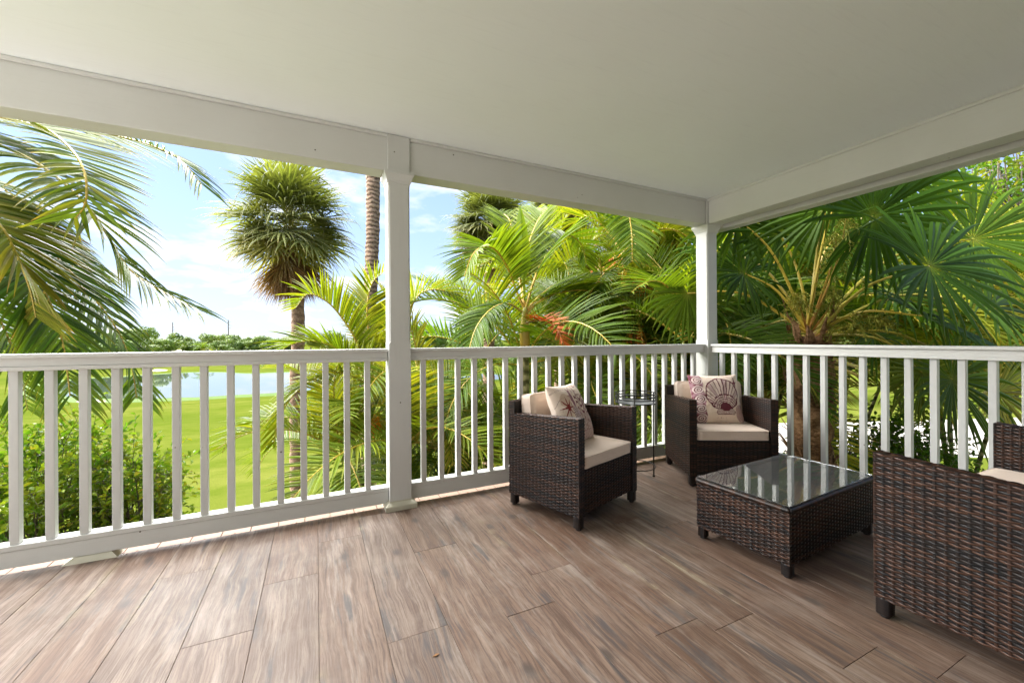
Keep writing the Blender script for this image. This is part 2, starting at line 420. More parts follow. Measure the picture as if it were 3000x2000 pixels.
def lawn_mat():
    m, nt, b = newmat('lawn'); L = nt.links
    p = nd(nt, 'ShaderNodeNewGeometry').outputs['Position']
    big = noise_tex(nt, scaled(nt, p, 1, 1.6, 1), 0.075, 5, 0.55, 0.4)
    mid = noise_tex(nt, scaled(nt, p, 1, 2.5, 1), 0.45, 4, 0.6)
    fine = noise_tex(nt, p, 14, 4, 0.7)
    c = ramp(nt, big, [(0.34, (0.052, 0.070, 0.010)), (0.5, (0.070, 0.083, 0.013)), (0.66, (0.094, 0.098, 0.021))])
    c = mixc(nt, ramp(nt, mid, [(0.4, (0, 0, 0)), (0.65, (0.8,) * 3)]), c, (0.046, 0.066, 0.006))
    c = mixc(nt, math_(nt, 'MULTIPLY', fine, 0.5), c, mixc(nt, 0.5, c, (0.03, 0.05, 0.004)))
    L.new(c, b.inputs['Base Color']); b.inputs['Roughness'].default_value = 0.9
    b.inputs['Specular IOR Level'].default_value = 0.0
    bump(nt, b, math_(nt, 'ADD', fine, math_(nt, 'MULTIPLY', mid, 2)), 0.5, 0.05)
    return m
M['lawn'] = lawn_mat()
M['rough_grass'] = simple('rough_grass', (0.042, 0.078, 0.006), 0.9, var=0.25, scale=0.8, spec=0.1)
M['mulch'] = simple('leaf_litter', (0.075, 0.055, 0.03), 0.95, var=0.5, scale=3, bmp=0.4, spec=0.1)

def water_mat():
    m, nt, b = newmat('pond_water'); L = nt.links
    p = nd(nt, 'ShaderNodeNewGeometry').outputs['Position']
    b.inputs['Base Color'].default_value = (0.045, 0.06, 0.045, 1)
    b.inputs['Roughness'].default_value = 0.02; b.inputs['IOR'].default_value = 2.3
    b.inputs['Specular IOR Level'].default_value = 0.9
    bump(nt, b, noise_tex(nt, scaled(nt, p, 1, 3, 1), 1.3, 3), 0.02, 0.02)
    return m
M['water'] = water_mat()

# ------------------------------------------------------------------ ground, water, paths
def sheet(name, pts, z, mat, kind='structure'):
    mb = MB(); mb.face(*[mb.vert((p[0], p[1], z)) for p in pts])
    o = mb.build(name, mat); o['kind'] = kind; return o

sheet('ground', [(-3000, -600), (3000, -600), (3000, 3500), (-3000, 3500)], GROUND, M['lawn'])
def px_poly(pts, z): return [onz(x, y, z) for x, y in pts]
def smooth_poly(pts, n=6):
    k = len(pts); out = []
    for i in range(k):
        a, b, c, d = [V(pts[(i + j - 1) % k]) for j in range(4)]
        for q in range(n):
            t = q / n
            out.append(0.5 * ((2 * b) + (c - a) * t + (2 * a - 5 * b + 4 * c - d) * t * t + (3 * b - a - 3 * c + d) * t ** 3))
    return out
PZ = GROUND + 0.008
near_sh = [(140, 1150), (230, 1164), (394, 1168), (527, 1164), (581, 1163), (683, 1157), (785, 1152), (856, 1146), (1000, 1137), (1200, 1127), (1400, 1115), (1500, 1105)]
far_sh = [(1420, 1095), (1150, 1092), (853, 1091), (734, 1095), (657, 1091), (580, 1091), (530, 1093), (443, 1098), (380, 1103), (250, 1110), (150, 1125)]
pond = [onz(x, y, PZ) for x, y in near_sh + far_sh]
cen = sum(pond, V((0, 0, 0))) / len(pond)
sheet('rough_bank', [cen + (p - cen) * (1 + 1.2 / max(1, (p - cen).length) * 1.6) for p in smooth_poly(pond)], GROUND + 0.004, M['rough_grass'])
sheet('pond', smooth_poly(pond), PZ, M['water'])
sheet('sand_bunker', smooth_poly(px_poly([(440, 1087), (465, 1088), (490, 1085), (484, 1082), (455, 1081)], GROUND)), GROUND + 0.006, M['sand'])
sheet('sand_bunker', smooth_poly(px_poly([(470, 1030), (560, 1031), (660, 1030), (820, 1029), (900, 1027), (800, 1025), (640, 1024), (500, 1025)], GROUND)), GROUND + 0.006, M['sand'])
sheet('sand_bunker', smooth_poly(px_poly([(225, 1178), (262, 1180), (310, 1176), (290, 1171), (240, 1172)], GROUND)), GROUND + 0.01, M['sand'])
sheet('cart_path', smooth_poly([(14.5, 9.5), (18, 8.2), (24, 4.5), (34, 0), (44, -3), (44, 5), (34, 8), (27, 10.5), (21, 13), (15.5, 15), (13, 13)], 5), GROUND + 0.006, M['concrete'])
sheet('planting_bed', smooth_poly([(-6, 3.2), (-3, 3.0), (4, 3.2), (5.2, -2), (9, -2), (10, 4), (8.5, 9), (5, 10.5), (3, 8), (0.5, 7.2), (-1.2, 5.0), (-4, 6.4), (-7, 6)], 5), GROUND + 0.005, M['mulch'])

# ------------------------------------------------------------------ the balcony: floor
X0, X1, Y0, Y1 = -3.0, 3.60, -1.0, 2.90
mb = MB(); mb.box(X0, 3.66, Y0, 3.02, -0.3, -0.0275)
floor = mb.build('floor', M['grout']); floor['kind'] = 'structure'
rng = random.Random(3)
PW = 0.2325; PLEN = 1.22
def plank_mesh(L_):
    bm = bmesh.new(); bmesh.ops.create_cube(bm, size=1)
    for v in bm.verts: v.co = V((v.co.x * (PW - 0.0014), v.co.y * (L_ - 0.0014), v.co.z * 0.0118))
    bmesh.ops.bevel(bm, geom=[e for e in bm.edges if all(v.co.z > 0 for v in e.verts)], offset=0.0008, segments=1, affect='EDGES')
    me = bpy.data.meshes.new('plank'); bm.to_mesh(me); bm.free(); me.materials.append(M['plank']); return me
pcache = {}
JOINT = {-3: 2.51, -2: 1.905, -1: 2.23, 0: 2.557, 1: 1.593, 2: 2.21, 3: 2.75, 4: 1.75, 5: 2.4, 6: 1.1, 7: 2.0, 8: 0.62, 9: 1.35}
for k in range(-15, 16):
    xa = 0.005 + PW * k
    if xa + PW > 3.58 or xa < X0 - 0.1: continue
    j = JOINT.get(k, rng.uniform(1.3, 2.5))
    ys = [j]
    while ys[-1] < Y1: ys.append(ys[-1] + PLEN)
    while ys[0] > Y0: ys.insert(0, ys[0] - PLEN)
    for a, b in zip(ys, ys[1:]):
        a2, b2 = max(a, Y0), min(b, Y1)
        if b2 - a2 < 0.03: continue
        key = round(b2 - a2, 3)
        if key not in pcache: pcache[key] = plank_mesh(key)
        put('plank', pcache[key], floor, (xa + PW / 2, (a2 + b2) / 2, -0.006 + rng.uniform(-0.0006, 0.0004)))
mb = MB(); mb.box(-9.5, X0 - 0.004, Y0, 3.02, -0.3, -0.004); o = mb.build('added_bounce_deck', M['deckbounce']); o['kind'] = 'structure'  # unseen unroofed deck, added to bounce sunlight up onto the ceiling
# deck boards whose ends show under the railings, each with its screw
dbm = MB(); dbm.box(-0.0715, 0.0715, -0.09, 0.07, -0.014, 0.0)
dbme = dbm.mesh('deck_board', M['deckboard'])
scm = MB(); scm.lathe([(0.0055, 0), (0.0055, 0.0012), (0.003, 0.002)], 8)
scme = scm.mesh('screw', M['rust'])
x = -1.4 - 0.1478 * 13
while x < 3.5:
    o = put('deck_board', dbme, floor, (x + 0.0739, 2.993, -0.0125))
    put('screw', scme, o, (rng.uniform(-0.03, 0.03), rng.uniform(-0.068, -0.058), 0))
    x += 0.1478
dbm2 = MB(); dbm2.box(-0.03, 0.06, -0.0715, 0.0715, -0.014, 0.0)
dbme2 = dbm2.mesh('deck_board', M['deckboard'])
y = 2.83
while y > -1.0:
    put('deck_board', dbme2, floor, (3.602, y, -0.0125)); y -= 0.1478

# ------------------------------------------------------------------ posts
def ring_loft(prof, mat, name, parent):
    """square section with chamfered corners; prof = [(half, chamfer, z)]"""
    mb = MB(); rings = []
    for h, c, z in prof:
        p = [(-h + c, -h), (h - c, -h), (h, -h + c), (h, h - c), (h - c, h), (-h + c, h), (-h, h - c), (-h, -h + c)]
        rings.append([mb.vert((q[0], q[1], z)) for q in p])
    for a, b in zip(rings, rings[1:]):
        for k in range(8): mb.face(a[k], a[(k + 1) % 8], b[(k + 1) % 8], b[k])
    mb.face(*rings[0][::-1]); mb.face(*rings[-1])
    return mb.build(name, mat, parent)
def post(px_, py_, label):
    t = empty('porch_post', (px_, py_, 0), 0, label, 'post', 'posts carrying the porch beam')
    h = 0.0725
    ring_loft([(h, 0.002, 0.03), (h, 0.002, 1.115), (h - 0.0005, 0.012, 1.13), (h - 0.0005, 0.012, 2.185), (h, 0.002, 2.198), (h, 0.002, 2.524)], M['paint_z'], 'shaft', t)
    ring_loft([(0.1035, 0.002, -0.0255), (0.1035, 0.002, 0.026), (0.101, 0.002, 0.033), (h + 0.0015, 0.002, 0.05), (h + 0.0015, 0.002, 0.058)], M['mossy'], 'base', t)
    ring_loft([(h + 0.0015, 0.002, 2.205), (h + 0.006, 0.002, 2.212), (h + 0.008, 0.002, 2.222), (h + 0.020, 0.002, 2.25), (h + 0.026, 0.002, 2.258), (h + 0.026, 0.002, 2.277)], M['paint_z'], 'capital', t)
    return t
MPX, RPY, CPX = 0.515, 2.9025, 3.5985
post(MPX, RPY, 'white square post in the middle of the view with capital and base')
post(CPX, RPY, 'white corner post where the two railings meet')
post(-2.57, RPY, 'white square post at the far left end of the railing')
post(CPX, RPY - 3.083, 'white square post at the near end of the right railing')

# ------------------------------------------------------------------ beams, ceiling, roof, house wall
t = empty('porch_beam', (0, 2.85, 2.283), 0, 'white painted beam over the left and middle railings', 'beam', 'porch beams')
t.location = (0, 0, 0)
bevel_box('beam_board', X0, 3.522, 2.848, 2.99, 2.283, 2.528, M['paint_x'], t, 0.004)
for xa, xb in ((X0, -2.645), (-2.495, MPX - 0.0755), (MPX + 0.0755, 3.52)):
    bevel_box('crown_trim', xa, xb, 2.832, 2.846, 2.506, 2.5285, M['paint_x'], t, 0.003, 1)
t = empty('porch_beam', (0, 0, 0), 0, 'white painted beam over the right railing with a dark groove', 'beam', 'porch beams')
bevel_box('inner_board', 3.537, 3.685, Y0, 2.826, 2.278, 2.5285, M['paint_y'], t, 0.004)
bevel_box('groove_shade_fill', 3.687, 3.77, Y0, 2.824, 2.315, 2.526, M['gapshade'], t, 0)  # filler box in the gap, its shade put into the colour
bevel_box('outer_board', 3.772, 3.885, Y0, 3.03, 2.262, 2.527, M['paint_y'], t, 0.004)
bevel_box('end_block', 3.674, 3.7705, 2.827, 3.03, 2.275, 2.5265, M['paint_y'], t, 0.003, 1)
bevel_box('crown_trim', 3.522, 3.5355, Y0, 2.826, 2.506, 2.529, M['paint_y'], t, 0.003, 1)
mb = MB(); mb.box(X0, 3.9, Y0, 3.44, 2.53, 2.56); o = mb.build('ceiling', M['ceiling']); o['kind'] = 'structure'
mb = MB(); mb.box(X0 - 0.15, 4.25, Y0 - 5, 3.45, 2.565, 2.8); o = mb.build('roof', M['roofing']); o['kind'] = 'structure'
mb = MB(); mb.box(-9.5, 6.0, Y0 - 0.25, Y0 - 0.003, GROUND, 2.526); o = mb.build('house_wall', M['stucco']); o['kind'] = 'structure'

# ------------------------------------------------------------------ railings
bal_me = None
def railing(label, length, balus, along, origin, mat):
    """built along local +x from 0; local y = 0 is the inner face of the balusters, +y points outwards"""
    global bal_me
    rz = 0 if along == 'x' else -math.pi / 2
    t = empty('balcony_railing', origin, rz, label, 'railing', 'white balcony railings')
    lm = M['paint_x'] if along == 'x' else M['paint_y']
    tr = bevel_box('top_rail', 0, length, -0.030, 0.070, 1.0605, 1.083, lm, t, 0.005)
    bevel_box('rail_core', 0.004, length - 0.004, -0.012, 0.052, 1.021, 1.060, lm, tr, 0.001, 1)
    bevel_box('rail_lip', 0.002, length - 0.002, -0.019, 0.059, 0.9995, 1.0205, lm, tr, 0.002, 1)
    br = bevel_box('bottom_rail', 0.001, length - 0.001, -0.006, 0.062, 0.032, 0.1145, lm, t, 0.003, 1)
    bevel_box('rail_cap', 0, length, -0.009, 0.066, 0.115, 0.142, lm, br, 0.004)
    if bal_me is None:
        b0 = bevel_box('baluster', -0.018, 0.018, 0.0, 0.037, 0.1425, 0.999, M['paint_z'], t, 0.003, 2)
        bal_me = b0.data; bpy.data.objects.remove(b0)
    for k in balus: put('baluster', bal_me, t, (k, rng.uniform(-0.0008, 0.0008), 0), (0, 0, rng.uniform(-0.012, 0.012)))
    return t
Ys = 2.885
ox = -2.496
lr = railing('white balcony railing left of the middle post', MPX - 0.0735 - ox, [0.037 + 0.018 - 0.1276 * k - ox for k in range(-2, 20) if 0.03 < 0.055 - 0.1276 * k - ox < 2.92], 'x', (ox, Ys, 0), None)
mb = MB()
fb = [(-1.175, 2.868, -0.0), (-0.955, 2.868, 0), (-0.955, 2.95, 0), (-1.175, 2.95, 0), (-1.125, 2.882, 0.0318), (-0.985, 2.882, 0.0318), (-0.985, 2.945, 0.0318), (-1.125, 2.945, 0.0318)]
for p in fb: mb.vert((p[0] - ox, p[1] - Ys, p[2]))
for q in ((3, 2, 1, 0), (4, 5, 6, 7), (0, 1, 5, 4), (1, 2, 6, 5), (2, 3, 7, 6), (3, 0, 4, 7)): mb.face(*q)
mb.build('foot_block', M['mossy'], lr)
ox = MPX + 0.0735
railing('white balcony railing between the middle post and the corner post', CPX - 0.0735 - ox, [0.669 + 0.018 + 0.1292 * k - ox for k in range(22)], 'x', (ox, Ys, 0), None)
oy = RPY - 0.0735
rr = railing('white balcony railing running along the right side from the corner post', 2.932, [oy - (2.748 - 0.018 - 0.1275 * k) for k in range(22)], 'y', (3.581, oy, 0), None)

# ------------------------------------------------------------------ woven furniture
def weave(mb, O, U, W_, N, w, h, pu=0.031, pv=0.0092, amp=0.0046, seed=0, hfn=None, stakes=True):
    """strands running along U over and under upright stakes; N points outwards"""
    rg = random.Random(seed); O, U, W_, N = V(O), V(U), V(W_), V(N)
    nu = max(1, round(w / pu)); pu = w / nu; nr = max(2, round(h / pv)); pv = h / nr
    hf = hfn or (lambda a: 1.0)
    sub = 4
    for j in range(nr):
        ph = j % 2; base = rg.random()
        v0 = (j + 0.10) * pv; v1 = (j + 0.90) * pv; vm = (j + 0.5) * pv
        prev = None
        for i in range(nu * sub + 1):
            u = i * pu / sub
            off = amp * math.cos(math.pi * (u / pu + ph))
            off += 0.0006 * math.sin(u * 40 + j)
            s = hf(u / w)
            if i % (sub * 3) == 0: base = min(1, max(0, base + rg.uniform(-0.35, 0.35)))
            tt = (base, 0, 0)
            e = O + U * u + N * off
            r = (mb.vert(e + W_ * (v0 * s) - N * 0.0016, tt), mb.vert(e + W_ * (vm * s) + N * 0.0011, tt), mb.vert(e + W_ * (v1 * s) - N * 0.0016, tt))
            if prev:
                mb.face(prev[0], r[0], r[1], prev[1]); mb.face(prev[1], r[1], r[2], prev[2])
            prev = r
    if stakes:
        for i in range(nu + 1):
            u = min(w - 0.003, max(0.003, i * pu)); tt = (rg.random() * 0.6, 0, 0)
            s = hf(u / w); hw = 0.0046
            a = [mb.vert(O + U * (u + q) + N * n_, tt) for q, n_ in ((-hw, -0.001), (0, 0.0013), (hw, -0.001))]
            b = [mb.vert(O + U * (u + q) + N * n_ + W_ * h * s, tt) for q, n_ in ((-hw, -0.001), (0, 0.0013), (hw, -0.001))]
            mb.face(a[0], a[1], b[1], b[0]); mb.face(a[1], a[2], b[2], b[1])

def woven(name, parent, **kw):
    mb = MB(); weave(mb, **kw); o = mb.build(name, M['wicker'], parent, True); o['kind'] = 'stuff'; return o

def rounded(name, sx_, sy_, sz_, r, mat, parent, loc=(0, 0, 0), rot=(0, 0, 0), puff=0.012, seed=0, cuts=9, sag=0.0):
    bm = bmesh.new(); bmesh.ops.create_cube(bm, size=2)
    bmesh.ops.subdivide_edges(bm, edges=bm.edges[:], cuts=cuts, use_grid_fill=True)
    H = V((sx_ / 2, sy_ / 2, sz_ / 2))
    for v in bm.verts:
        n = v.co.copy(); p = V((n.x * H.x, n.y * H.y, n.z * H.z))
        q = V([max(-(H[k] - r), min(H[k] - r, p[k])) for k in range(3)])
        d = p - q
        if d.length > 1e-6: p = q + d.normalized() * r
        k = min(range(3), key=lambda i: H[i])
        a, b = [i for i in range(3) if i != k]
        w = (1 - n[a] ** 2) * (1 - n[b] ** 2)
        p[k] += math.copysign(puff * w, n[k]) if abs(n[k]) > 0.5 else 0
        p[k] -= sag * w
        nn = noise.noise(p * 8 + V((seed * 7.3, 0, 0))) * 0.006 + noise.noise(V((p.x * 30, p.y * 12, p.z * 12)) + V((seed, 3, 0))) * 0.0026
        p += p.normalized() * nn
        v.co = p
    me = bpy.data.meshes.new(name); bm.to_mesh(me); bm.free(); me.materials.append(mat)
    me.polygons.foreach_set('use_smooth', [True] * len(me.polygons))
    o = put(name, me, parent, loc, rot)
    k = min(range(3), key=lambda i: H[i]); a, b = [i for i in range(3) if i != k]
    for sg in (-1, 1):
        mb = MB(); pts = []; ra, rb, rc = H[a] - 0.001, H[b] - 0.001, r * 1.3
        for (ca, cb2, t0) in ((1, 1, 0), (-1, 1, 90), (-1, -1, 180), (1, -1, 270)):
            for q in range(5):
                an = R(t0 + 22.5 * q); p = [0, 0, 0]
                p[a] = ca * (ra - rc) + rc * math.cos(an); p[b] = cb2 * (rb - rc) + rc * math.sin(an); p[k] = sg * (H[k] - r * 0.45)
                nxt = V(p); pts.append(nxt)
        full = []
        for i in range(len(pts)):
            A_, B_ = pts[i], pts[(i + 1) % len(pts)]; m_ = 8 if (B_ - A_).length > 0.1 else 1
            for q in range(m_):
                c_ = A_.lerp(B_, q / m_); c_ += c_.normalized() * (noise.noise(c_ * 8 + V((seed * 7.3, 0, 0))) * 0.006); full.append(c_)
        full.append(full[0]); mb.tube(full, 0.0032, 5, False); mb.build('piping', mat, o, True)
    return o

def wrapped_leg(parent, x, y, z0, z1, h=0.024):
    mb = MB(); n = max(2, round((z1 - z0) / 0.009)); prev = None
    for i in range(2 * n + 1):
        z = z0 + (z1 - z0) * i / (2 * n); hh = h + (0.0006 if i % 2 else -0.0006)
        c = 0.005; tt = ((i * 37 % 11) / 40, 0, 0)
        p = [(-hh + c, -hh), (hh - c, -hh), (hh, -hh + c), (hh, hh - c), (hh - c, hh), (-hh + c, hh), (-hh, hh - c), (-hh, -hh + c)]
        r = [mb.vert((x + q[0], y + q[1], z), tt) for q in p]
        if prev:
            for k in range(8): mb.face(prev[k], prev[(k + 1) % 8], r[(k + 1) % 8], r[k])
        else: mb.face(*r[::-1])
        prev = r
    mb.face(*prev)
    lg = mb.build('leg', M['wicker'], parent, True)
    mb = MB(); mb.lathe([(0.016, 0.0), (0.018, 0.003), (0.018, z0 + 0.002)], 12, (x, y))
    mb.build('rubber_foot', M['rubber'], lg)

def seat(name, label, cat, loc, rz, W, D, ncush, group, seed=1, ta=0.055):
    t = empty(name, loc, rz, label, cat, group)
    zb, zf, zr, zs, zk = 0.078, 0.668, 0.632, 0.350, 0.717
    hx, hy = W / 2, D / 2; bt = 0.052
    X, Y, Z = V((1, 0, 0)), V((0, 1, 0)), V((0, 0, 1))
    for s in (-1, 1):
        xo, xi = s * hx, s * (hx - ta)
        mb = MB(); c = 0.0045
        a, b = min(xo, xi) + c, max(xo, xi) - c
        for z_f, z_r in ((zb, zb), (zf - c, zr - c)):
            for (x_, y_, z_) in ((a, -hy + c, z_f), (b, -hy + c, z_f), (b, hy - bt - 0.001, z_r), (a, hy - bt - 0.001, z_r)): mb.vert((x_, y_, z_))
        for q in ((3, 2, 1, 0), (4, 5, 6, 7), (0, 1, 5, 4), (1, 2, 6, 5), (2, 3, 7, 6), (3, 0, 4, 7)): mb.face(*q)
        arm = mb.build('arm', M['core'], t)
        slope = lambda f: 1.0 - f * (zf - zr) / (zf - zb)
        U0 = Y
        if s < 0:
            woven('weave', arm, O=(xo, hy, zb), U=-Y, W_=Z, N=-X, w=D, h=zf - zb, seed=seed + 1, hfn=lambda f: slope(1 - f))
            woven('weave', arm, O=(xi, -hy, zs + 0.03), U=Y, W_=Z, N=X, w=D - bt, h=zf - zs - 0.03, seed=seed + 2, hfn=lambda f: 1.0 - f * (zf - zr) / (zf - zs - 0.03))
        else:
            woven('weave', arm, O=(xo, -hy, zb), U=Y, W_=Z, N=X, w=D, h=zf - zb, seed=seed + 3, hfn=slope)
            woven('weave', arm, O=(xi, hy - bt, zs + 0.03), U=-Y, W_=Z, N=-X, w=D - bt, h=zf - zs - 0.03, seed=seed + 4, hfn=lambda f: 1.0 - (1 - f) * (zf - zr) / (zf - zs - 0.03))
        # front edge of the arm and its top, strands wrapped across
        woven('edge_wrap', arm, O=(min(xo, xi) + 0.001, -hy, zb), U=X, W_=Z, N=-Y, w=ta - 0.002, h=zf - zb, pu=ta / 2, amp=0.0012, seed=seed + 5)
        d = V((0, D - bt, zr - zf)); L_ = d.length; d.normalize()
        woven('arm_top', arm, O=(min(xo, xi) + 0.0005, -hy, zf), U=d, W_=X, N=d.cross(-X) * -1 if False else V((0, -d.z, d.y)), w=L_, h=ta - 0.001, pu=0.031, pv=0.0092, amp=0.002, seed=seed + 6, stakes=False)
    # back
    bk = MB(); bk.box(-hx + 0.004, hx - 0.004, hy - bt, hy - 0.004, zb, zk - 0.004); back = bk.build('back', M['core'], t)
    woven('weave', back, O=(hx, hy, zb), U=-X, W_=Z, N=Y, w=W, h=zk - zb, seed=seed + 7)
    woven('weave', back, O=(-hx + ta, hy - bt, zs), U=X, W_=Z, N=-Y, w=W - 2 * ta, h=zk - zs, seed=seed + 8)
    woven('edge_wrap', back, O=(-hx, hy - bt, zk), U=X, W_=Y, N=Z, w=W, h=bt, amp=0.002, seed=seed + 9, stakes=False)
    for s in (-1, 1):
        woven('edge_wrap', back, O=(s * hx, (hy - bt) if s > 0 else hy, zr - 0.005), U=Y * s, W_=Z, N=X * s, w=bt, h=zk - zr + 0.005, pu=bt / 2, amp=0.0012, seed=seed + 10)
    # front apron and seat deck
    ap = MB(); ap.box(-hx + ta, hx - ta, -hy + 0.016, -hy + 0.03, zb + 0.01, zs - 0.002); apr = ap.build('front_apron', M['core'], t)
    woven('weave', apr, O=(-hx + ta, -hy + 0.012, zb + 0.008), U=X, W_=Z, N=-Y, w=W - 2 * ta, h=zs - zb - 0.008, seed=seed + 11)
    mb = MB(); mb.box(-hx + ta, hx - ta, -hy + 0.006, hy - bt, zs - 0.001, zs + 0.003); mb.build('seat_deck', M['core'], t)
    for sx_ in (-1, 1):
        for sy_ in (-1, 1): wrapped_leg(t, sx_ * (hx - 0.026), sy_ * (hy - 0.026), 0.012, zb + 0.002)
    cw = (W - 2 * ta - 0.008) / ncush
    for i in range(ncush):
        cx_ = -hx + ta + 0.004 + cw * (i + 0.5)
        rounded('seat_cushion', cw - 0.003, D - bt - 0.006, 0.08, 0.016, M['cushion'], t, (cx_, -bt / 2 - 0.001, zs + 0.0405 + 0.003), (0, 0, 0), 0.010, seed + i, 11)
        rounded('back_cushion', cw - 0.004, 0.10, 0.335, 0.02, M['cushion'], t, (cx_, hy - bt - 0.066, zs + 0.243), (R(-7), 0, 0), 0.010, seed + 5 + i, 9)
    return t

def frame_at(o, ang, W, D):
    a = R(ang); u = V((math.cos(a), math.sin(a), 0)); v = V((-math.sin(a), math.cos(a), 0))
    return V((o[0], o[1], 0)) + u * (W / 2) + v * (D / 2), u, v
AW, AD = 0.66, 0.60
GCH = 'wicker armchairs of the seating set'
c1, u1, v1 = frame_at((1.395, 2.005), 18, AW, AD)
ch1 = seat('wicker_armchair', 'dark brown wicker armchair nearest the middle post, holding the starfish pillow', 'armchair', c1, R(18), AW, AD, 1, GCH, 11)
c2, u2, v2 = frame_at((2.592, 2.25), -29.2, AW, AD)
ch2 = seat('wicker_armchair', 'dark brown wicker armchair in front of the corner post, holding the scallop pillow', 'armchair', c2, R(-29.2), AW, AD, 1, GCH, 31)
seat('wicker_sofa', 'dark brown wicker two-seat sofa in the right foreground with beige cushions', 'sofa', (2.73, 0.876 - 0.335, 0), math.pi, 1.325, 0.67, 2, None, 51, 0.062)

# coffee table
def coffee_table():
    t = empty('coffee_table', (2.437, 1.447, 0), R(3.8), 'low dark wicker coffee table with a clear glass top', 'coffee table')
    hx, hy, zb, zt = 0.448, 0.246, 0.062, 0.312
    X, Y, Z = V((1, 0, 0)), V((0, 1, 0)), V((0, 0, 1))
    c = 0.005; mb = MB(); mb.box(-hx + c, hx - c, -hy + c, hy - c, zb + 0.004, zt + 0.008); body = mb.build('body', M['core'], t)
    for O, U, N, w, s in (((-hx, -hy, zb), X, -Y, 2 * hx, 1), ((hx, -hy, zb), Y, X, 2 * hy, 2), ((hx, hy, zb), -X, Y, 2 * hx, 3), ((-hx, hy, zb), -Y, -X, 2 * hy, 4)):
        woven('weave', body, O=O, U=U, W_=Z, N=N, w=w, h=zt - zb, seed=70 + s)
    woven('weave', body, O=(-hx + 0.03, -hy + 0.03, zt + 0.012), U=X, W_=Y, N=Z, w=2 * hx - 0.06, h=2 * hy - 0.06, seed=79)
    # rope rim, wrapped
    for (ax, ay, bx, by) in ((-hx, -hy, hx, -hy), (hx, -hy, hx, hy), (hx, hy, -hx, hy), (-hx, hy, -hx, -hy)):
        mb = MB(); a, b = V((ax, ay, zt + 0.013)), V((bx, by, zt + 0.013)); L_ = (b - a).length; n = round(L_ / 0.0045)
        mb.tube([a.lerp(b, i / n) for i in range(n + 1)], [0.0125 + (0.0012 if i % 2 else -0.0006) for i in range(n + 1)], 10, True, [((i // 2 * 53 % 17) / 17 * 0.8, 0, 0) for i in range(n + 1)])
        mb.build('rim', M['wicker'], t, True)
    for sx_ in (-1, 1):
        for sy_ in (-1, 1): wrapped_leg(t, sx_ * (hx - 0.022), sy_ * (hy - 0.022), 0.010, zb + 0.004, 0.022)
    bevel_box('glass_top', -hx - 0.002, hx + 0.002, -hy - 0.002, hy + 0.002, zt + 0.0285, zt + 0.0345, M['glass'], t, 0.0012, 1)
    return t
coffee_table()

# plant stand
def plant_stand():
    cx_, cy_ = 2.362, 2.588
    t = empty('plant_stand', (cx_, cy_, 0), 0, 'slim black iron plant stand between the two armchairs', 'plant stand')
    r = 0.160; zt = 0.697; zt0 = 0.622
    def torus(name, R_, z, a, parent):
        mb = MB(); n = 40; pts = [V((R_ * math.cos(k * 2 * math.pi / n), R_ * math.sin(k * 2 * math.pi / n), z)) for k in range(n + 1)]
        mb.tube(pts, a, 6, False); return mb.build(name, M['iron'], parent, True)
    for z in (zt, zt - 0.026, zt - 0.047, zt0): torus('basket_ring', r, z, 0.0042, t)
    torus('foot_ring', r * 0.96, 0.105, 0.0042, t)
    mb = MB(); mb.lathe([(r - 0.003, zt0 + 0.0), (r - 0.003, zt0 + 0.003)], 40); mb.build('tray', M['galv'], t)
    for k in range(3):
        a = R(-15 + 120 * k); x_, y_ = r * math.cos(a), r * math.sin(a)
        mb = MB(); mb.tube([(x_, y_, 0.01), (x_, y_, zt)], 0.0052, 8); lg = mb.build('leg', M['iron'], t, True)
        mb = MB(); mb.lathe([(0.010, 0.0), (0.012, 0.004), (0.010, 0.012)], 10, (x_, y_)); mb.build('foot', M['iron'], lg)
    for k in range(6):
        a = R(45 + 60 * k); x_, y_ = r * math.cos(a), r * math.sin(a)
        mb = MB(); mb.tube([(x_, y_, zt0), (x_, y_, zt)], 0.0034, 6); mb.build('basket_bar', M['iron'], t, True)
plant_stand()

# throw pillows with a printed front
CREAM, MAROON, MAUVE, TANP = (0.78, 0.65, 0.54), (0.115, 0.022, 0.032), (0.36, 0.20, 0.23), (0.52, 0.35, 0.24)
def lerp3(a, b, f): return tuple(x_ + (y_ - x_) * f for x_, y_ in zip(a, b))
def nz2(u, v, s, o=0.0): return noise.noise(V((u * s + o, v * s, o)))
def print_base(u, v):
    c = lerp3(CREAM, TANP, max(0, min(1, 0.15 + 0.9 * nz2(u, v, 3.2, 5))) * 0.6)
    w = nz2(u, v * 6, 9, 2) * (nz2(u * 14, v * 2, 4, 8))
    if abs(w) > 0.17: c = lerp3(c, (0.42, 0.24, 0.19), 0.35)
    return c
def scroll(u, v):
    """running scroll border"""
    s = v * 5.2; k = math.floor(s); f = s - k - 0.5; x_ = (u / 0.24 - 0.5) * 1.05
    a = math.atan2(f, x_ * (1 if k % 2 else -1)); r = math.hypot(f, x_)
    if r < 0.47:
        w = (r * 5.2 - a / (2 * math.pi) * 1.0) % 1.0
        return MAROON if w < 0.36 else (0.62, 0.50, 0.47)
    return MAUVE if nz2(u, v, 16, 1) > -0.05 else (0.20, 0.06, 0.08)
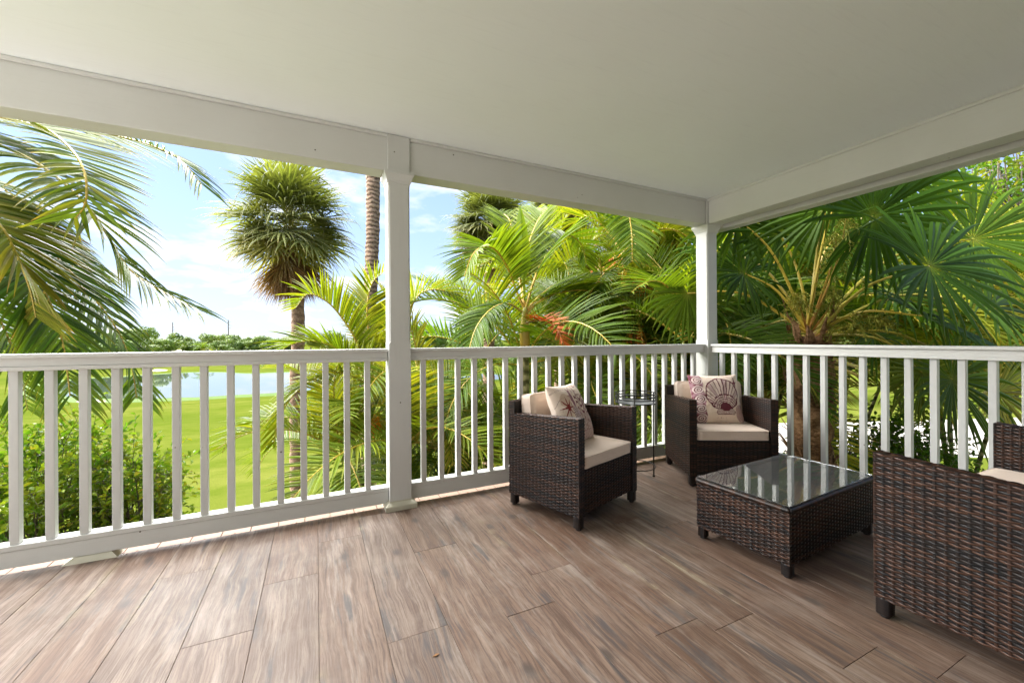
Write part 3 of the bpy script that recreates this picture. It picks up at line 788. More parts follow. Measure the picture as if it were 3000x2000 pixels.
def print_shell(u, v):
    c = print_base(u, v)
    wob = 0.006 * nz2(u, v, 14)
    if u < 0.215 + 0.012 * math.sin(v * 16): c = scroll(u, v)
    hu, hv = 0.605, 0.275
    du, dv = u - hu + wob, v - hv
    th = math.atan2(du, dv); r = math.hypot(du, dv)
    eu, ev = (u - 0.572) / 0.335, (v - 0.575) / 0.335
    e = math.hypot(eu, ev) + 0.02 * math.sin(th * 14) + wob
    body = (e < 1 and dv > -0.02) or (abs(du) < (0.10 + dv * 1.0) and -0.05 < dv < 0.1)
    if body:
        c = (0.66, 0.53, 0.45)
        q = (th * 6.6 + 0.1 * nz2(u, v, 8)) % 1.0
        wdt = 0.22 + 0.10 * math.sin(th * 5 + 1)
        if q < wdt: c = MAROON
        elif int(th * 6.6 + 20) % 4 == 0: c = lerp3(c, MAUVE, 0.5)
        if r < 0.30 and (r * 22 + 0.3 * nz2(u, v, 20)) % 1.0 < 0.28 and r > 0.14: c = MAROON
        if 0.285 < r < 0.305 and nz2(u, v, 18, 4) > -0.1: c = MAROON
        if r < 0.125 + 0.02 * nz2(u, v, 20): c = MAROON
    if e < 1.035 and e > 0.965 and dv > -0.01: c = MAROON
    if 0.15 < v < 0.262 and 0.40 < u < 0.80 and not body:           # hinge ears
        q = ((u - hu) / (v - 0.05) * 9) % 1.0
        edge = v < 0.165 or u < 0.415 or u > 0.785
        if abs(u - 0.6) < 0.20 - abs(v - 0.2) * 0.5: c = MAROON if (q < 0.35 or edge) else (0.64, 0.52, 0.45)
    # anchor-like starfish, top right
    au, av = u - 0.885, v - 0.80
    for ang, ln in ((100, 0.17), (178, 0.13), (-85, 0.15), (30, 0.06), (-140, 0.05)):
        a = R(ang); pu_ = au * math.cos(a) + av * math.sin(a); pv_ = -au * math.sin(a) + av * math.cos(a) + 0.25 * max(0, pu_) ** 2 * 4
        if 0 <= pu_ < ln and abs(pv_) < 0.016 * (1.1 - pu_ / ln): c = (0.20, 0.05, 0.07)
    # small shell bottom right
    su, sv = u - 0.93, v - 0.06
    if math.hypot(su / 0.14, (sv - 0.13) / 0.17) < 1 and u > 0.80:
        c = (0.30, 0.14, 0.14) if (math.atan2(su + 0.03, sv + 0.02) * 7) % 1.0 < 0.4 else (0.52, 0.38, 0.33)
    # faint lettering strokes
    if 0.075 < v < 0.105 and 0.40 < u < 0.60 and abs(u - 0.475) > 0.015 and nz2(u * 9, v * 3, 9, 3) > 0.08: c = lerp3(c, MAROON, 0.55)
    if 0.90 < v < 0.955 and 0.34 < u < 0.80 and abs(nz2(u * 5, v * 2.4, 5, 6)) < 0.07: c = lerp3(c, (0.45, 0.26, 0.24), 0.5)
    return c
def print_star(u, v):
    c = print_base(u, v)
    if abs(v - 0.62 - 0.12 * math.sin(u * 9) - 0.1 * nz2(u, v, 4)) < 0.006 and u < 0.45: c = lerp3(c, MAROON, 0.6)
    if abs(v - 0.9 + 0.5 * (u - 0.3) ** 2) < 0.014 and nz2(u * 12, v, 6, 2) > -0.05: c = lerp3(c, MAROON, 0.4)
    if abs(u - 0.48 - 0.35 * (v - 0.6)) < 0.02 and nz2(u, v * 9, 6, 3) > 0.02: c = lerp3(c, (0.5, 0.22, 0.18), 0.6)
    if math.hypot((u - 0.25) / 0.16, (v - 0.7) / 0.13) < 1: c = lerp3(c, TANP, 0.7)
    su, sv = u - 0.24, v - 0.58
    r = math.hypot(su, sv); a = math.atan2(su, sv)
    q = abs(((a / (2 * math.pi) * 8) % 1.0) - 0.5) * 2
    if r < 0.055 + 0.15 * q ** 3: c = (0.22, 0.018, 0.014)
    if u > 0.36 and v > 0.12 and abs(nz2(u, v, 6.5, 9)) < 0.055: c = lerp3(c, (0.26, 0.07, 0.09), 0.7)
    if u < 0.2 and v < 0.45 and abs(nz2(u, v, 8, 12)) < 0.06: c = lerp3(c, (0.30, 0.10, 0.10), 0.55)
    # cone shell and striped whelk
    if abs(u - 0.50 - 0.10 * (0.75 - v)) < 0.055 * math.sin(max(0, min(1, (v - 0.50) / 0.42)) * math.pi): c = (0.24, 0.085, 0.11)
    e = math.hypot((u - 0.49) / 0.13, (v - 0.44) / 0.14)
    if e < 1: c = MAROON if (math.atan2(u - 0.49, v - 0.44) * 2.6 + e * 1.5) % 1.0 < 0.45 else (0.64, 0.52, 0.48)
    if math.hypot(u - 0.57, v - 0.46) < 0.045: c = (0.5, 0.36, 0.38)
    if u > 0.62 - 0.12 * max(0, 0.5 - v) and v < 0.78:
        s = (v * 9.5 + 0.9 * math.sin(u * 17) + 0.5 * nz2(u, v, 6)) if v > 0.42 else (u * 24 + 2.2 * math.sin(v * 7))
        if s % 1.0 < 0.46: c = (0.17, 0.045, 0.06)
    return c
def pillow(name, label, S, T, fn, mtx, N=150):
    mb = MB(); cols = []
    def pos(a, b, sgn):
        x_ = a * (1 - 0.055 * (1 - b * b)); z_ = b * (1 - 0.055 * (1 - a * a))
        th = T * (max(0, 1 - a ** 4) * max(0, 1 - b ** 4)) ** 0.62
        wr = 0.006 * noise.noise(V((a * 3, b * 3, sgn * 4))) + 0.003 * noise.noise(V((a * 9, b * 9, sgn * 2)))
        e = max(abs(a), abs(b)); wr *= (1 - e ** 6)
        return (x_ * S / 2, sgn * (th / 2 + wr), z_ * S / 2)
    for sgn, n in ((-1, N), (1, 40)):
        g = []
        for j in range(n + 1):
            row = []
            for i in range(n + 1):
                a, b = i / n * 2 - 1, j / n * 2 - 1
                row.append(mb.vert(pos(a, b, sgn)))
                cols.append(fn(i / n, j / n) if sgn < 0 else CREAM)
            g.append(row)
        for j in range(n):
            for i in range(n):
                q = (g[j][i], g[j][i + 1], g[j + 1][i + 1], g[j + 1][i])
                mb.face(*(q if sgn < 0 else q[::-1]))
    o = mb.build(name, M['printed'], None, True)
    ca = o.data.color_attributes.new('print', 'FLOAT_COLOR', 'POINT')
    ca.data.foreach_set('color', [k for c in cols for k in (c[0], c[1], c[2], 1.0)])
    o.matrix_world = mtx
    return tag(o, label, 'pillow', 'printed throw pillows')
def pillow_at(cen, u, v, rzdeg, tilt, S, dx, dy, z, spin=0):
    base = math.atan2(u.y, u.x)
    return Matrix.Translation(cen + u * dx + v * dy + V((0, 0, z))) @ Matrix.Rotation(base + R(rzdeg), 4, 'Z') @ Matrix.Rotation(R(-tilt), 4, 'X') @ Matrix.Rotation(R(spin), 4, 'Y')
pillow('throw_pillow', 'cream throw pillow printed with a dark red star and striped shells', 0.42, 0.15, lambda u, v: print_star(u * 1.28, v), pillow_at(c1, u1, v1, 14, 24, 0.42, -0.035, -0.005, 0.628, 2))
pillow('throw_pillow', 'cream throw pillow printed with a large maroon scallop shell', 0.42, 0.14, print_shell, pillow_at(c2, u2, v2, 4, 19, 0.42, 0.0, 0.02, 0.628, 0))

mb = MB()
for p in ((-0.013, 0, 0.002), (0, -0.006, 0.005), (0.014, 0.002, 0.003), (0.002, 0.007, 0.004)): mb.vert(p)
for p in ((-0.013, 0, 0.001), (0, -0.006, 0.004), (0.014, 0.002, 0.002), (0.002, 0.007, 0.003)): mb.vert(p)
mb.face(0, 1, 2, 3); mb.face(7, 6, 5, 4)
o = mb.build('fallen_leaf', M['litter']); o.location = onz(1277, 1920, 0.0); tag(o, 'tiny dry brown leaf lying alone on the floor', 'leaf')

# ------------------------------------------------------------------ palms: building blocks
GRAV = V((0, 0, -1))
def feather(mb, path, L_, n, width, rg, up=V((0, 0, 1)), vlift=0.25, droop=0.7, age=0.15, tipage=0.25, rr=0.014, seg=4, start=0.1, plume=0.25, fwd0=0.35, fwd1=1.2, fold=True, agevar=0.12, rage=0.45, sidebias=(1, 1), ragged=0.0, tiptaper=0.68):
    """one pinnate frond: rachis along path, leaflets on both sides"""
    m = len(path) - 1
    cum = [0.0]
    for a, b in zip(path, path[1:]): cum.append(cum[-1] + (b - a).length)
    tot = cum[-1]
    mb.mi = 1
    mb.tube(path, [rr * (1 - 0.8 * i / m) + 0.0015 for i in range(m + 1)], 5, True, [(0.5 + 0.3 * rg.random(), rage + rg.uniform(-0.08, 0.08), 0) for _ in range(m + 1)])
    mb.mi = 0
    prof = (0.45, 0.95, 1.0, 0.78, 0.42, 0.04)
    wp = lambda f: prof[min(5, int(f * 5))] + (prof[min(5, int(f * 5) + 1)] - prof[min(5, int(f * 5))]) * (f * 5 - int(f * 5))
    for k in range(n):
        for s in (-1, 1):
            if ragged and rg.random() < ragged: continue
            f = start + (1 - start) * (k + rg.uniform(0.1, 0.9)) / n
            d_ = f * tot; i = 0
            while i < m - 1 and cum[i + 1] < d_: i += 1
            q = (d_ - cum[i]) / max(1e-6, cum[i + 1] - cum[i])
            p = path[i].lerp(path[i + 1], q)
            T = (path[min(m, i + 2)] - path[max(0, i - 1)]).normalized()
            S = T.cross(up)
            if S.length < 0.15: S = T.cross(V((0.3, 1, 0.2)))
            S.normalize(); Nn = S.cross(T).normalized()
            ln = L_ * (1 - tiptaper * max(0, (f - 0.42) / 0.58) ** 2.2) * (0.62 + 0.38 * min(1, (f - start) / 0.22)) * rg.uniform(0.88, 1.08) * sidebias[0 if s < 0 else 1]
            fw_ = fwd0 + (fwd1 - fwd0) * f
            d = (S * s + T * fw_ + Nn * (vlift + rg.uniform(-plume, plume))).normalized()
            w = width * (0.75 + 0.35 * math.sin(math.pi * min(1, f * 1.1))) * rg.uniform(0.85, 1.1)
            wd = (T - d * T.dot(d)).normalized()
            wd = (wd + Nn * rg.uniform(-plume, plume) * 1.5).normalized()
            tx = rg.random(); ag = min(1, max(0, age + rg.uniform(-agevar, agevar)))
            prev = None
            for j in range(seg + 1):
                g = j / seg
                hw = w * wp(g) * 0.5
                ta_ = (tx, min(1, ag + tipage * max(0, g - 0.72) / 0.28 * (0.4 + rg.random() * 0.6)), g)
                if fold:
                    nn = d.cross(wd).normalized() * (hw * 0.45)
                    r = (mb.vert(p - wd * hw + nn, ta_), mb.vert(p, ta_), mb.vert(p + wd * hw + nn, ta_))
                else:
                    r = (mb.vert(p - wd * hw, ta_), mb.vert(p + wd * hw, ta_))
                if prev:
                    for c_ in range(len(r) - 1): mb.face(prev[c_], prev[c_ + 1], r[c_ + 1], r[c_])
                prev = r
                p = p + d * (ln / seg)
                d = (d + GRAV * (droop / seg) * (0.5 + g)).normalized()
                wd = (wd - d * wd.dot(d)); wd = wd.normalized() if wd.length > 1e-5 else d.orthogonal().normalized()

def arc_path(L_, a0, bend, n=14, side=0.0):
    """from the origin, a0 degrees off the vertical, bending over towards +x"""
    p = V((0, 0, 0)); out = [p.copy()]
    for i in range(n):
        f = (i + 0.5) / n; a = R(a0 + bend * f ** 1.4)
        p = p + V((math.sin(a) * math.cos(side * f), math.sin(a) * math.sin(side * f), math.cos(a))) * (L_ / n)
        out.append(p.copy())
    return out

def feather_set(tagname, L_, leaf, n, width, mat, specs, seed, **kw):
    res = []
    for i, (a0, bend, age) in enumerate(specs):
        mb = MB(); rg = random.Random(seed + i)
        feather(mb, arc_path(L_, a0, bend, 14, rg.uniform(-0.35, 0.35)), leaf, n, width, rg, up=V((-0.35, 0, 1)).normalized(), age=age, **kw)
        res.append(mb.mesh(tagname, [mat, M['rachis']]))
    return res
ARECA = feather_set('frond', 1.9, 0.62, 42, 0.030, M['areca'], [(6, 62, 0.30), (14, 85, 0.22), (24, 92, 0.12), (34, 100, 0.10), (46, 100, 0.02), (60, 95, 0.05), (72, 85, 0.42)], 100, vlift=0.45, droop=0.55, plume=0.18, fold=True, rage=0.5)

ARECAY = feather_set('frond', 1.9, 0.64, 42, 0.031, M['areca'], [(6, 62, 0.44), (14, 85, 0.38), (24, 92, 0.34), (34, 100, 0.30), (46, 100, 0.26), (60, 95, 0.32), (72, 85, 0.6)], 150, vlift=0.45, droop=0.55, plume=0.18, fold=True, rage=0.55)

def fan(mb, hub, xd, nrm, R_, n, spread, rg, droop=0.6, conn=0.5, age=0.05, tipage=0.35, fold=0.22, cone=0.15, stations=(0.015, 0.16, 0.34, 0.52, 0.68, 0.82, 0.93, 1.0), centre_age=None, rand=0.06, narrow=1.0, kinks=0.0):
    """one palmate leaf: pleated segments that part towards their tips"""
    xd = xd.normalized(); nrm = (nrm - xd * nrm.dot(xd)).normalized(); yd = nrm.cross(xd)
    dth = R(spread) / n
    for k in range(n):
        th = -R(spread) / 2 + dth * (k + 0.5) + rg.uniform(-0.15, 0.15) * dth
        d = xd * math.cos(th) + yd * math.sin(th)
        ln = R_ * (0.80 + 0.20 * math.cos(th * 0.5)) * rg.uniform(1 - rand, 1 + rand)
        d = (d + nrm * (cone + rg.uniform(-0.06, 0.06))).normalized()
        tx = rg.random(); ag = max(0, age + rg.uniform(-0.06, 0.06)); prev = None
        dr = droop * rg.uniform(0.6, 1.4)
        p = hub.copy(); last = 0.0; dd = d.copy(); kink = rg.uniform(0.5, 0.85) if rg.random() < kinks else 9
        for st in stations:
            p = p + dd * ((st - last) * ln); last = st
            hw = ln * math.tan(dth / 2) * 1.04 * narrow
            if st <= conn: hw *= st
            else: hw *= conn * (1 - ((st - conn) / (1 - conn)) ** 1.5) + 0.002
            wd = dd.cross(nrm)
            wd = wd.normalized() if wd.length > 1e-4 else yd
            a_ = ag + tipage * max(0, (st - 0.8) / 0.2) * rg.random()
            if centre_age is not None and st < 0.12: a_ = centre_age
            t_ = (tx, min(1, a_), st); up_ = wd.cross(dd).normalized() * (hw * fold * 2)
            r = (mb.vert(p - wd * hw, t_), mb.vert(p + up_, t_), mb.vert(p + wd * hw, t_))
            if prev:
                mb.face(prev[0], prev[1], r[1], r[0]); mb.face(prev[1], prev[2], r[2], r[1])
            prev = r
            if st > kink: dd = (dd + GRAV * rg.uniform(0.7, 1.8)).normalized(); kink = 9
            if st > 0.3: dd = (dd + GRAV * dr * 0.28 * (st - 0.2)).normalized()

def sabal_set(seed):
    res = {}
    for e, ages, droop in ((78, 0.16, 0.3), (58, 0.10, 0.6), (38, 0.10, 0.8), (18, 0.14, 1.0), (-2, 0.2, 1.1), (-22, 0.3, 1.2), (-42, 0.45, 1.1), (-62, 0.8, 0.8), (-80, 0.95, 0.5)):
        res[e] = []
        for v_ in range(3):
            mb = MB(); rg = random.Random(seed + e * 3 + v_)
            x_ = V((math.cos(R(e)), 0, math.sin(R(e))))
            lp = 0.72 if e > -50 else 0.32
            hub = x_ * lp + GRAV * 0.10
            mb.mi = 1; mb.tube(spline([V((0, 0, 0)), x_ * lp * 0.55, hub], 5), [0.02, 0.017, 0.015, 0.013, 0.012, 0.01], 5, True, [(0.5, 0.2 if e > -40 else 0.95, 0)] * 6); mb.mi = 0
            fan(mb, hub, x_ + GRAV * 0.35, V((-x_.z, 0, x_.x)), 1.0, 28, 240 if e > -50 else 100, rg, droop * 0.9, 0.40, ages, 0.5, 0.2, 0.1 if e > -50 else -0.05, rand=0.2, narrow=0.9, kinks=0.35)
            res[e].append(mb.mesh('leaf', [M['sabal'], M['rachis']]))
    return res
SABAL = sabal_set(500)

def trunk_tube(name, pts, radii, mat, parent, n=14, rough=0.06, seed=0, step=0.06, ringy=0.0):
    P = spline(pts, max(4, int((V(pts[-1]) - V(pts[0])).length / step))); mb = MB(); rg = random.Random(seed)
    k = len(P) - 1; prev = None
    for i, p in enumerate(P):
        f = i / k * (len(radii) - 1); j = min(int(f), len(radii) - 2); r0 = radii[j] + (radii[j + 1] - radii[j]) * (f - j)
        r0 *= 1 + (ringy if i % 2 else -ringy)
        ring = []
        for a in range(n):
            an = a * 2 * math.pi / n
            rr_ = r0 * (1 + rough * noise.noise(V((math.cos(an) * 1.5, math.sin(an) * 1.5, i * 0.45 + seed))) * 2)
            ring.append(mb.vert((p.x + math.cos(an) * rr_, p.y + math.sin(an) * rr_, p.z)))
        if prev:
            for a in range(n): mb.face(prev[a], prev[(a + 1) % n], ring[(a + 1) % n], ring[a])
        else: mb.face(*ring[::-1])
        prev = ring
    mb.face(*prev)
    return mb.build(name, mat, parent, True)

def sabal_palm(label, base, path, radii, crown, seed, scale=1.0, mat='bark_sabal', counts=None, dead=True, group='cabbage palms with round fan-leaf crowns', ringy=0.0):
    t = empty('cabbage_palm', base, 0, label, 'palm tree', group)
    rg = random.Random(seed)
    trunk_tube('trunk', [V(p) - V(base) for p in path], radii, M[mat], t, 14, 0.07, seed, 0.07, ringy)
    cr_ = V(crown) - V(base)
    az = rg.random() * 6
    for e, cnt in (counts or {78: 5, 58: 11, 38: 15, 18: 17, -2: 18, -22: 17, -42: 14, -62: 9, -80: 16}).items():
        for k in range(cnt):
            if e < -60 and not dead: continue
            az += 2.39996 + rg.uniform(-0.3, 0.3)
            put('leaf' if e > -50 else 'dead_leaf', rg.choice(SABAL[e]), t, cr_ + V((rg.uniform(-0.08, 0.08), rg.uniform(-0.08, 0.08), (e * 0.0036 - (0.32 if e < -50 else 0)) * scale + rg.uniform(-0.07, 0.07))),
                (rg.uniform(-0.25, 0.25), R(rg.uniform(-13, 13)), az), (scale * rg.uniform(0.82, 1.08),) * 3)
    return t
def down(px_, py_, d):
    p = at(px_, py_, d); return V((p.x, p.y, GROUND))

b_ = down(872, 1200, 11.0)
SKIRT = {78: 4, 58: 9, 38: 12, 18: 13, -2: 14, -22: 12, -42: 8, -62: 11, -80: 30}
sabal_palm('round-crowned cabbage palm with a brown dead-leaf skirt, standing alone left of the middle post', b_, [b_, at(868, 1300, 11), at(868, 1100, 11), at(874, 960, 11), at(866, 760, 11)], [0.19, 0.16, 0.155, 0.165, 0.15], at(848, 655, 11.0), 21, 1.1, counts=SKIRT)
b_ = down(1078, 1200, 9.6)
sabal_palm('tall palm with a bare ringed trunk seen just left of the middle post', b_, [b_, at(1080, 1000, 9.6), at(1087, 830, 9.6), at(1092, 640, 9.6), at(1096, 300, 9.6), at(1098, 120, 9.6)], [0.17, 0.155, 0.15, 0.155, 0.15, 0.15], at(1098, 60, 9.6), 22, 0.9, 'bark_ring', {78: 4, 58: 8, 18: 10, -2: 10}, False, ringy=0.025)
b_ = down(1430, 1200, 11.5)
sabal_palm('cabbage palm whose crown rises behind the clump right of the middle post', b_, [b_, at(1432, 1000, 11.5), at(1436, 700, 11.5)], [0.18, 0.16, 0.15], at(1440, 655, 11.5), 23, 0.8)
b_ = down(1640, 1200, 13)
sabal_palm('cabbage palm farthest back, its crown just under the beam', b_, [b_, at(1640, 900, 13), at(1645, 660, 13)], [0.18, 0.16, 0.15], at(1645, 600, 13), 24, 0.8)

# ------------------------------------------------------------------ coconut palm at the left edge
def coconut():
    b0 = down(-420, 1000, 5.2); t = empty('coconut_palm', b0, 0, 'coconut palm whose long arching fronds enter from the left edge', 'palm tree')
    top = at(-330, 420, 5.0)
    trunk_tube('trunk', [V((0, 0, 0)), (top - b0) * 0.5 + V((-0.25, 0, 0)), top - b0], [0.19, 0.14, 0.12], M['bark_ring'], t, 14, 0.05, 3, 0.08, 0.02)
    F = [  # path (px, py, depth), leaflet length, count, age, droop, vlift, up
        ([(-300, 330, 4.8), (-130, 360, 4.5), (0, 425, 4.2), (107, 476, 4.0), (200, 548, 3.9), (262, 612, 3.85), (315, 690, 3.9), (380, 790, 3.95), (470, 850, 4.0), (575, 905, 4.05)], 0.86, 84, 0.24, 0.75, 0.15),
        ([(-280, 330, 4.6), (-90, 330, 4.3), (45, 352, 4.0), (140, 382, 3.8), (210, 440, 3.6), (245, 500, 3.5), (254, 560, 3.45), (246, 605, 3.45), (220, 640, 3.45)], 0.74, 76, 0.28, 0.3, 0.3),
        ([(-280, 300, 5.3), (0, 300, 5.3), (170, 352, 5.2), (320, 392, 5.1), (440, 425, 5.0), (530, 470, 5.0), (590, 540, 5.0)], 0.92, 76, 0.15, 0.65, 0.1),
        ([(-280, 470, 4.4), (-120, 560, 4.2), (0, 660, 4.1), (85, 780, 4.0), (147, 890, 4.0), (182, 1000, 4.0), (197, 1090, 4.0), (205, 1160, 4.0)], 0.88, 82, 0.10, 0.8, 0.12),
        ([(-280, 470, 4.9), (-60, 560, 4.8), (90, 680, 4.7), (200, 790, 4.7), (280, 880, 4.75), (345, 970, 4.8), (385, 1070, 4.85), (400, 1165, 4.9)], 0.85, 78, 0.04, 0.95, 0.1),
        ([(-280, 500, 3.9), (-120, 570, 3.7), (-10, 650, 3.6), (45, 740, 3.6), (85, 840, 3.65), (105, 930, 3.7)], 0.7, 70, 0.45, 0.6, 0.2),
        ([(-300, 560, 4.6), (-150, 700, 4.5), (-60, 830, 4.5), (10, 960, 4.5), (60, 1090, 4.55), (80, 1200, 4.6)], 0.85, 70, 0.06, 0.8, 0.15),
        ([(-320, 380, 5.6), (-150, 480, 5.7), (20, 560, 5.8), (150, 690, 5.9), (240, 830, 5.9), (290, 960, 6.0)], 0.95, 72, 0.2, 0.8, 0.15),
        ([(-320, 340, 5.2), (-420, 200, 5.6), (-560, 150, 6.2), (-720, 220, 6.8)], 0.66, 40, 0.2, 0.7, 0.2),
        ([(-340, 340, 5.0), (-520, 330, 4.6), (-700, 450, 4.2), (-820, 640, 4.0)], 0.66, 40, 0.2, 0.7, 0.2),
    ]
    for i, (pp, ll, n, ag, dr, vl) in enumerate(F):
        mb = MB(); rg = random.Random(900 + i)
        path = [p - b0 for p in spline([at(*q) for q in pp], 26)]
        feather(mb, path, ll, n, 0.050, rg, up=V((0, 0, 1)), vlift=vl, droop=dr, age=ag + 0.08, tipage=0.55, rr=0.018, seg=6, start=0.03, plume=0.10, fwd0=0.4, fwd1=1.0, agevar=0.14, rage=0.55, tiptaper=0.5)
        o = mb.build('frond', [M['coconut'], M['rachis']], t)
        if i == 5: o['label'] = 'yellowing frond'
coconut()

# ------------------------------------------------------------------ areca and other feather palms
def crown_of(t, base, top, axis, meshes, nf, scale, rg, lean=0.0, az0=None, ages=None):
    az = rg.random() * 6.28 if az0 is None else az0
    for k in range(nf):
        az += 2.39996 + rg.uniform(-0.25, 0.25)
        i = min(len(meshes) - 1, int((k + rg.random() * 0.8) / nf * len(meshes)))
        if ages: i = rg.choice(ages)
        q = axis.to_track_quat('Z', 'Y').to_matrix() @ Euler((0, R(rg.uniform(-6, 6)), az)).to_matrix()
        s = scale * rg.uniform(0.85, 1.12)
        put('frond', meshes[i], t, top - base, q.to_euler(), (s, s * rg.choice((-1, 1)), s))

def areca(label, px_, d, stems, seed, hmin=2.6, hmax=3.8, spread=0.9, nf=7, fs=1.0, py0=1000, group='feather-leaved areca palm clumps', shaft=True, fset=None):
    rg = random.Random(seed); base = down(px_, py0, d)
    t = empty('areca_palm', base, 0, label, 'palm clump', group)
    for k in range(stems):
        a = k * 2.4 + rg.random(); r0 = rg.uniform(0.05, 0.3); h = rg.uniform(hmin, hmax)
        r1 = r0 + spread * rg.uniform(0.3, 1.0)
        p0 = base + V((math.cos(a) * r0, math.sin(a) * r0, 0)); p2 = base + V((math.cos(a) * r1, math.sin(a) * r1, h))
        p1 = p0.lerp(p2, 0.5) + V((0, 0, 0.12)) - V((math.cos(a), math.sin(a), 0)) * 0.1
        P = spline([p0, p1, p2], 12)
        mb = MB(); mb.tube([p - base for p in P], [0.036 - 0.010 * i / 12 + (0.002 if i % 2 else 0) for i in range(13)], 8)
        mb.build('stem', M['bark_cane'], t, True)
        ax = (P[-1] - P[-3]).normalized()
        if shaft:
            mb = MB(); q = [P[-1] - base, P[-1] - base + ax * 0.2, P[-1] - base + ax * 0.42]
            mb.tube(q, [0.034, 0.031, 0.017], 8, True, [(0.5, 0.45, 0), (0.6, 0.3, 0), (0.6, 0.1, 0)]); mb.build('crownshaft', M['shaft'], t, True)
        crown_of(t, base, P[-1] + ax * 0.36, ax, fset or ARECA, nf, fs, rg)
    return t
def bunch(mb, p, rg, n=70, size=0.013, drop=0.34, spread=0.16):
    for k in range(14):
        a = rg.random() * 6.28; e = p + V((math.cos(a) * spread * rg.random(), math.sin(a) * spread * rg.random(), -drop * rg.uniform(0.4, 1)))
        mb.mi = 1; mb.tube(spline([p, p.lerp(e, 0.5) + V((math.cos(a), math.sin(a), 0)) * 0.05, e], 4), 0.003, 3, False, [(0.6, 0.6, 0)] * 5); mb.mi = 0
        for q in range(n // 14):
            c = p.lerp(e, rg.uniform(0.35, 1)) + V((rg.uniform(-1, 1), rg.uniform(-1, 1), rg.uniform(-1, 1))) * 0.03
            tt = (rg.random(), rg.random(), 0); s = size * rg.uniform(0.7, 1.1)
            v = [mb.vert(c + V(o_) * s, tt) for o_ in ((1, 0, 0), (-1, 0, 0), (0, 1, 0), (0, -1, 0), (0, 0, 1.2), (0, 0, -1.2))]
            for f in ((0, 2, 4), (2, 1, 4), (1, 3, 4), (3, 0, 4), (2, 0, 5), (1, 2, 5), (3, 1, 5), (0, 3, 5)): mb.face(*[v[z_] for z_ in f])

A = areca('bright areca palm clump directly behind the middle post', 1125, 6.0, 6, 41, 2.0, 3.2, 0.6, 7, 0.92, fset=ARECAY)
for i, (pp, vl) in enumerate((([(1090, 1120, 5.7), (1045, 1000, 5.6), (990, 915, 5.5), (945, 875, 5.4), (900, 862, 5.3), (868, 900, 5.3)], 0.9), ([(1095, 1120, 5.7), (1082, 1000, 5.7), (1076, 900, 5.7), (1090, 830, 5.7), (1120, 800, 5.7)], 0.7), ([(1110, 1120, 5.7), (1170, 980, 5.7), (1215, 880, 5.7), (1255, 850, 5.8), (1310, 855, 5.9), (1350, 900, 6.0)], 0.5), ([(1090, 1120, 5.6), (1020, 1040, 5.4), (930, 1000, 5.2), (850, 1010, 5.1), (790, 1060, 5.0)], 0.4), ([(1085, 1130, 5.5), (1000, 1090, 5.2), (900, 1120, 5.0), (830, 1200, 4.9), (800, 1300, 4.9)], 0.25))):
    mb = MB(); feather(mb, [p - A.location for p in spline([at(*q) for q in pp], 20)], 0.62, 44, 0.034, random.Random(430 + i), vlift=vl, droop=0.45, age=0.36, tipage=0.2, rr=0.016, seg=5, start=0.2, plume=0.12, rage=0.5)
    mb.build('frond', [M['areca'], M['rachis']], A)
mb = MB(); bunch(mb, at(1106, 1205, 5.2) - A.location, random.Random(5), 110, 0.016, 0.36, 0.2); o = mb.build('fruit_bunch', [M['fruit'], M['rachis']], A); o['label'] = 'orange fruit bunch'
areca('low areca palm clump right of the middle post, below the blue sky gap', 1320, 7.2, 6, 42, 1.5, 2.4, 0.8, 7, 0.9)
areca('areca palm clump behind the left wicker armchair', 1600, 7.0, 6, 43, 2.6, 4.0, 0.9, 7, 1.05)
areca('tall areca palm clump behind the plant stand', 1800, 7.6, 7, 44, 3.0, 4.7, 1.0, 8, 1.1, fset=ARECAY)
areca('areca palm clump left of the corner post', 1985, 6.4, 6, 45, 2.4, 4.2, 0.8, 7, 1.05)
areca('bright areca palm clump right of the corner post', 2170, 7.2, 7, 46, 3.0, 4.9, 0.9, 8, 1.1, fset=ARECAY)
areca('areca palm clump behind the fibrous trunk', 2430, 8.2, 7, 47, 2.8, 5.2, 1.1, 8, 1.15)
areca('areca palm clump at the right edge behind the fan leaves', 2800, 7.0, 7, 48, 3.0, 5.0, 1.0, 8, 1.15, fset=ARECAY)
areca('light areca palm clump far right under the beam', 3060, 8.0, 6, 49, 3.4, 5.2, 1.0, 8, 1.2, fset=ARECAY)
areca('tall yellow areca palm clump behind the fruiting palm', 1730, 9.0, 6, 55, 3.8, 5.4, 0.9, 8, 1.15, fset=ARECAY)
areca('tall yellow areca palm clump just left of the corner post top', 1960, 8.8, 6, 56, 3.8, 5.5, 0.9, 8, 1.15, fset=ARECAY)
areca('young areca palm clump low behind the left armchair rail', 1420, 5.2, 5, 50, 0.9, 1.9, 0.6, 6, 0.8)
areca('young areca palm clump low beside the corner of the railing', 1900, 5.6, 5, 53, 1.2, 2.2, 0.6, 6, 0.85)
areca('young areca palm clump under the middle post', 1180, 5.0, 4, 54, 0.6, 1.6, 0.5, 6, 0.8)

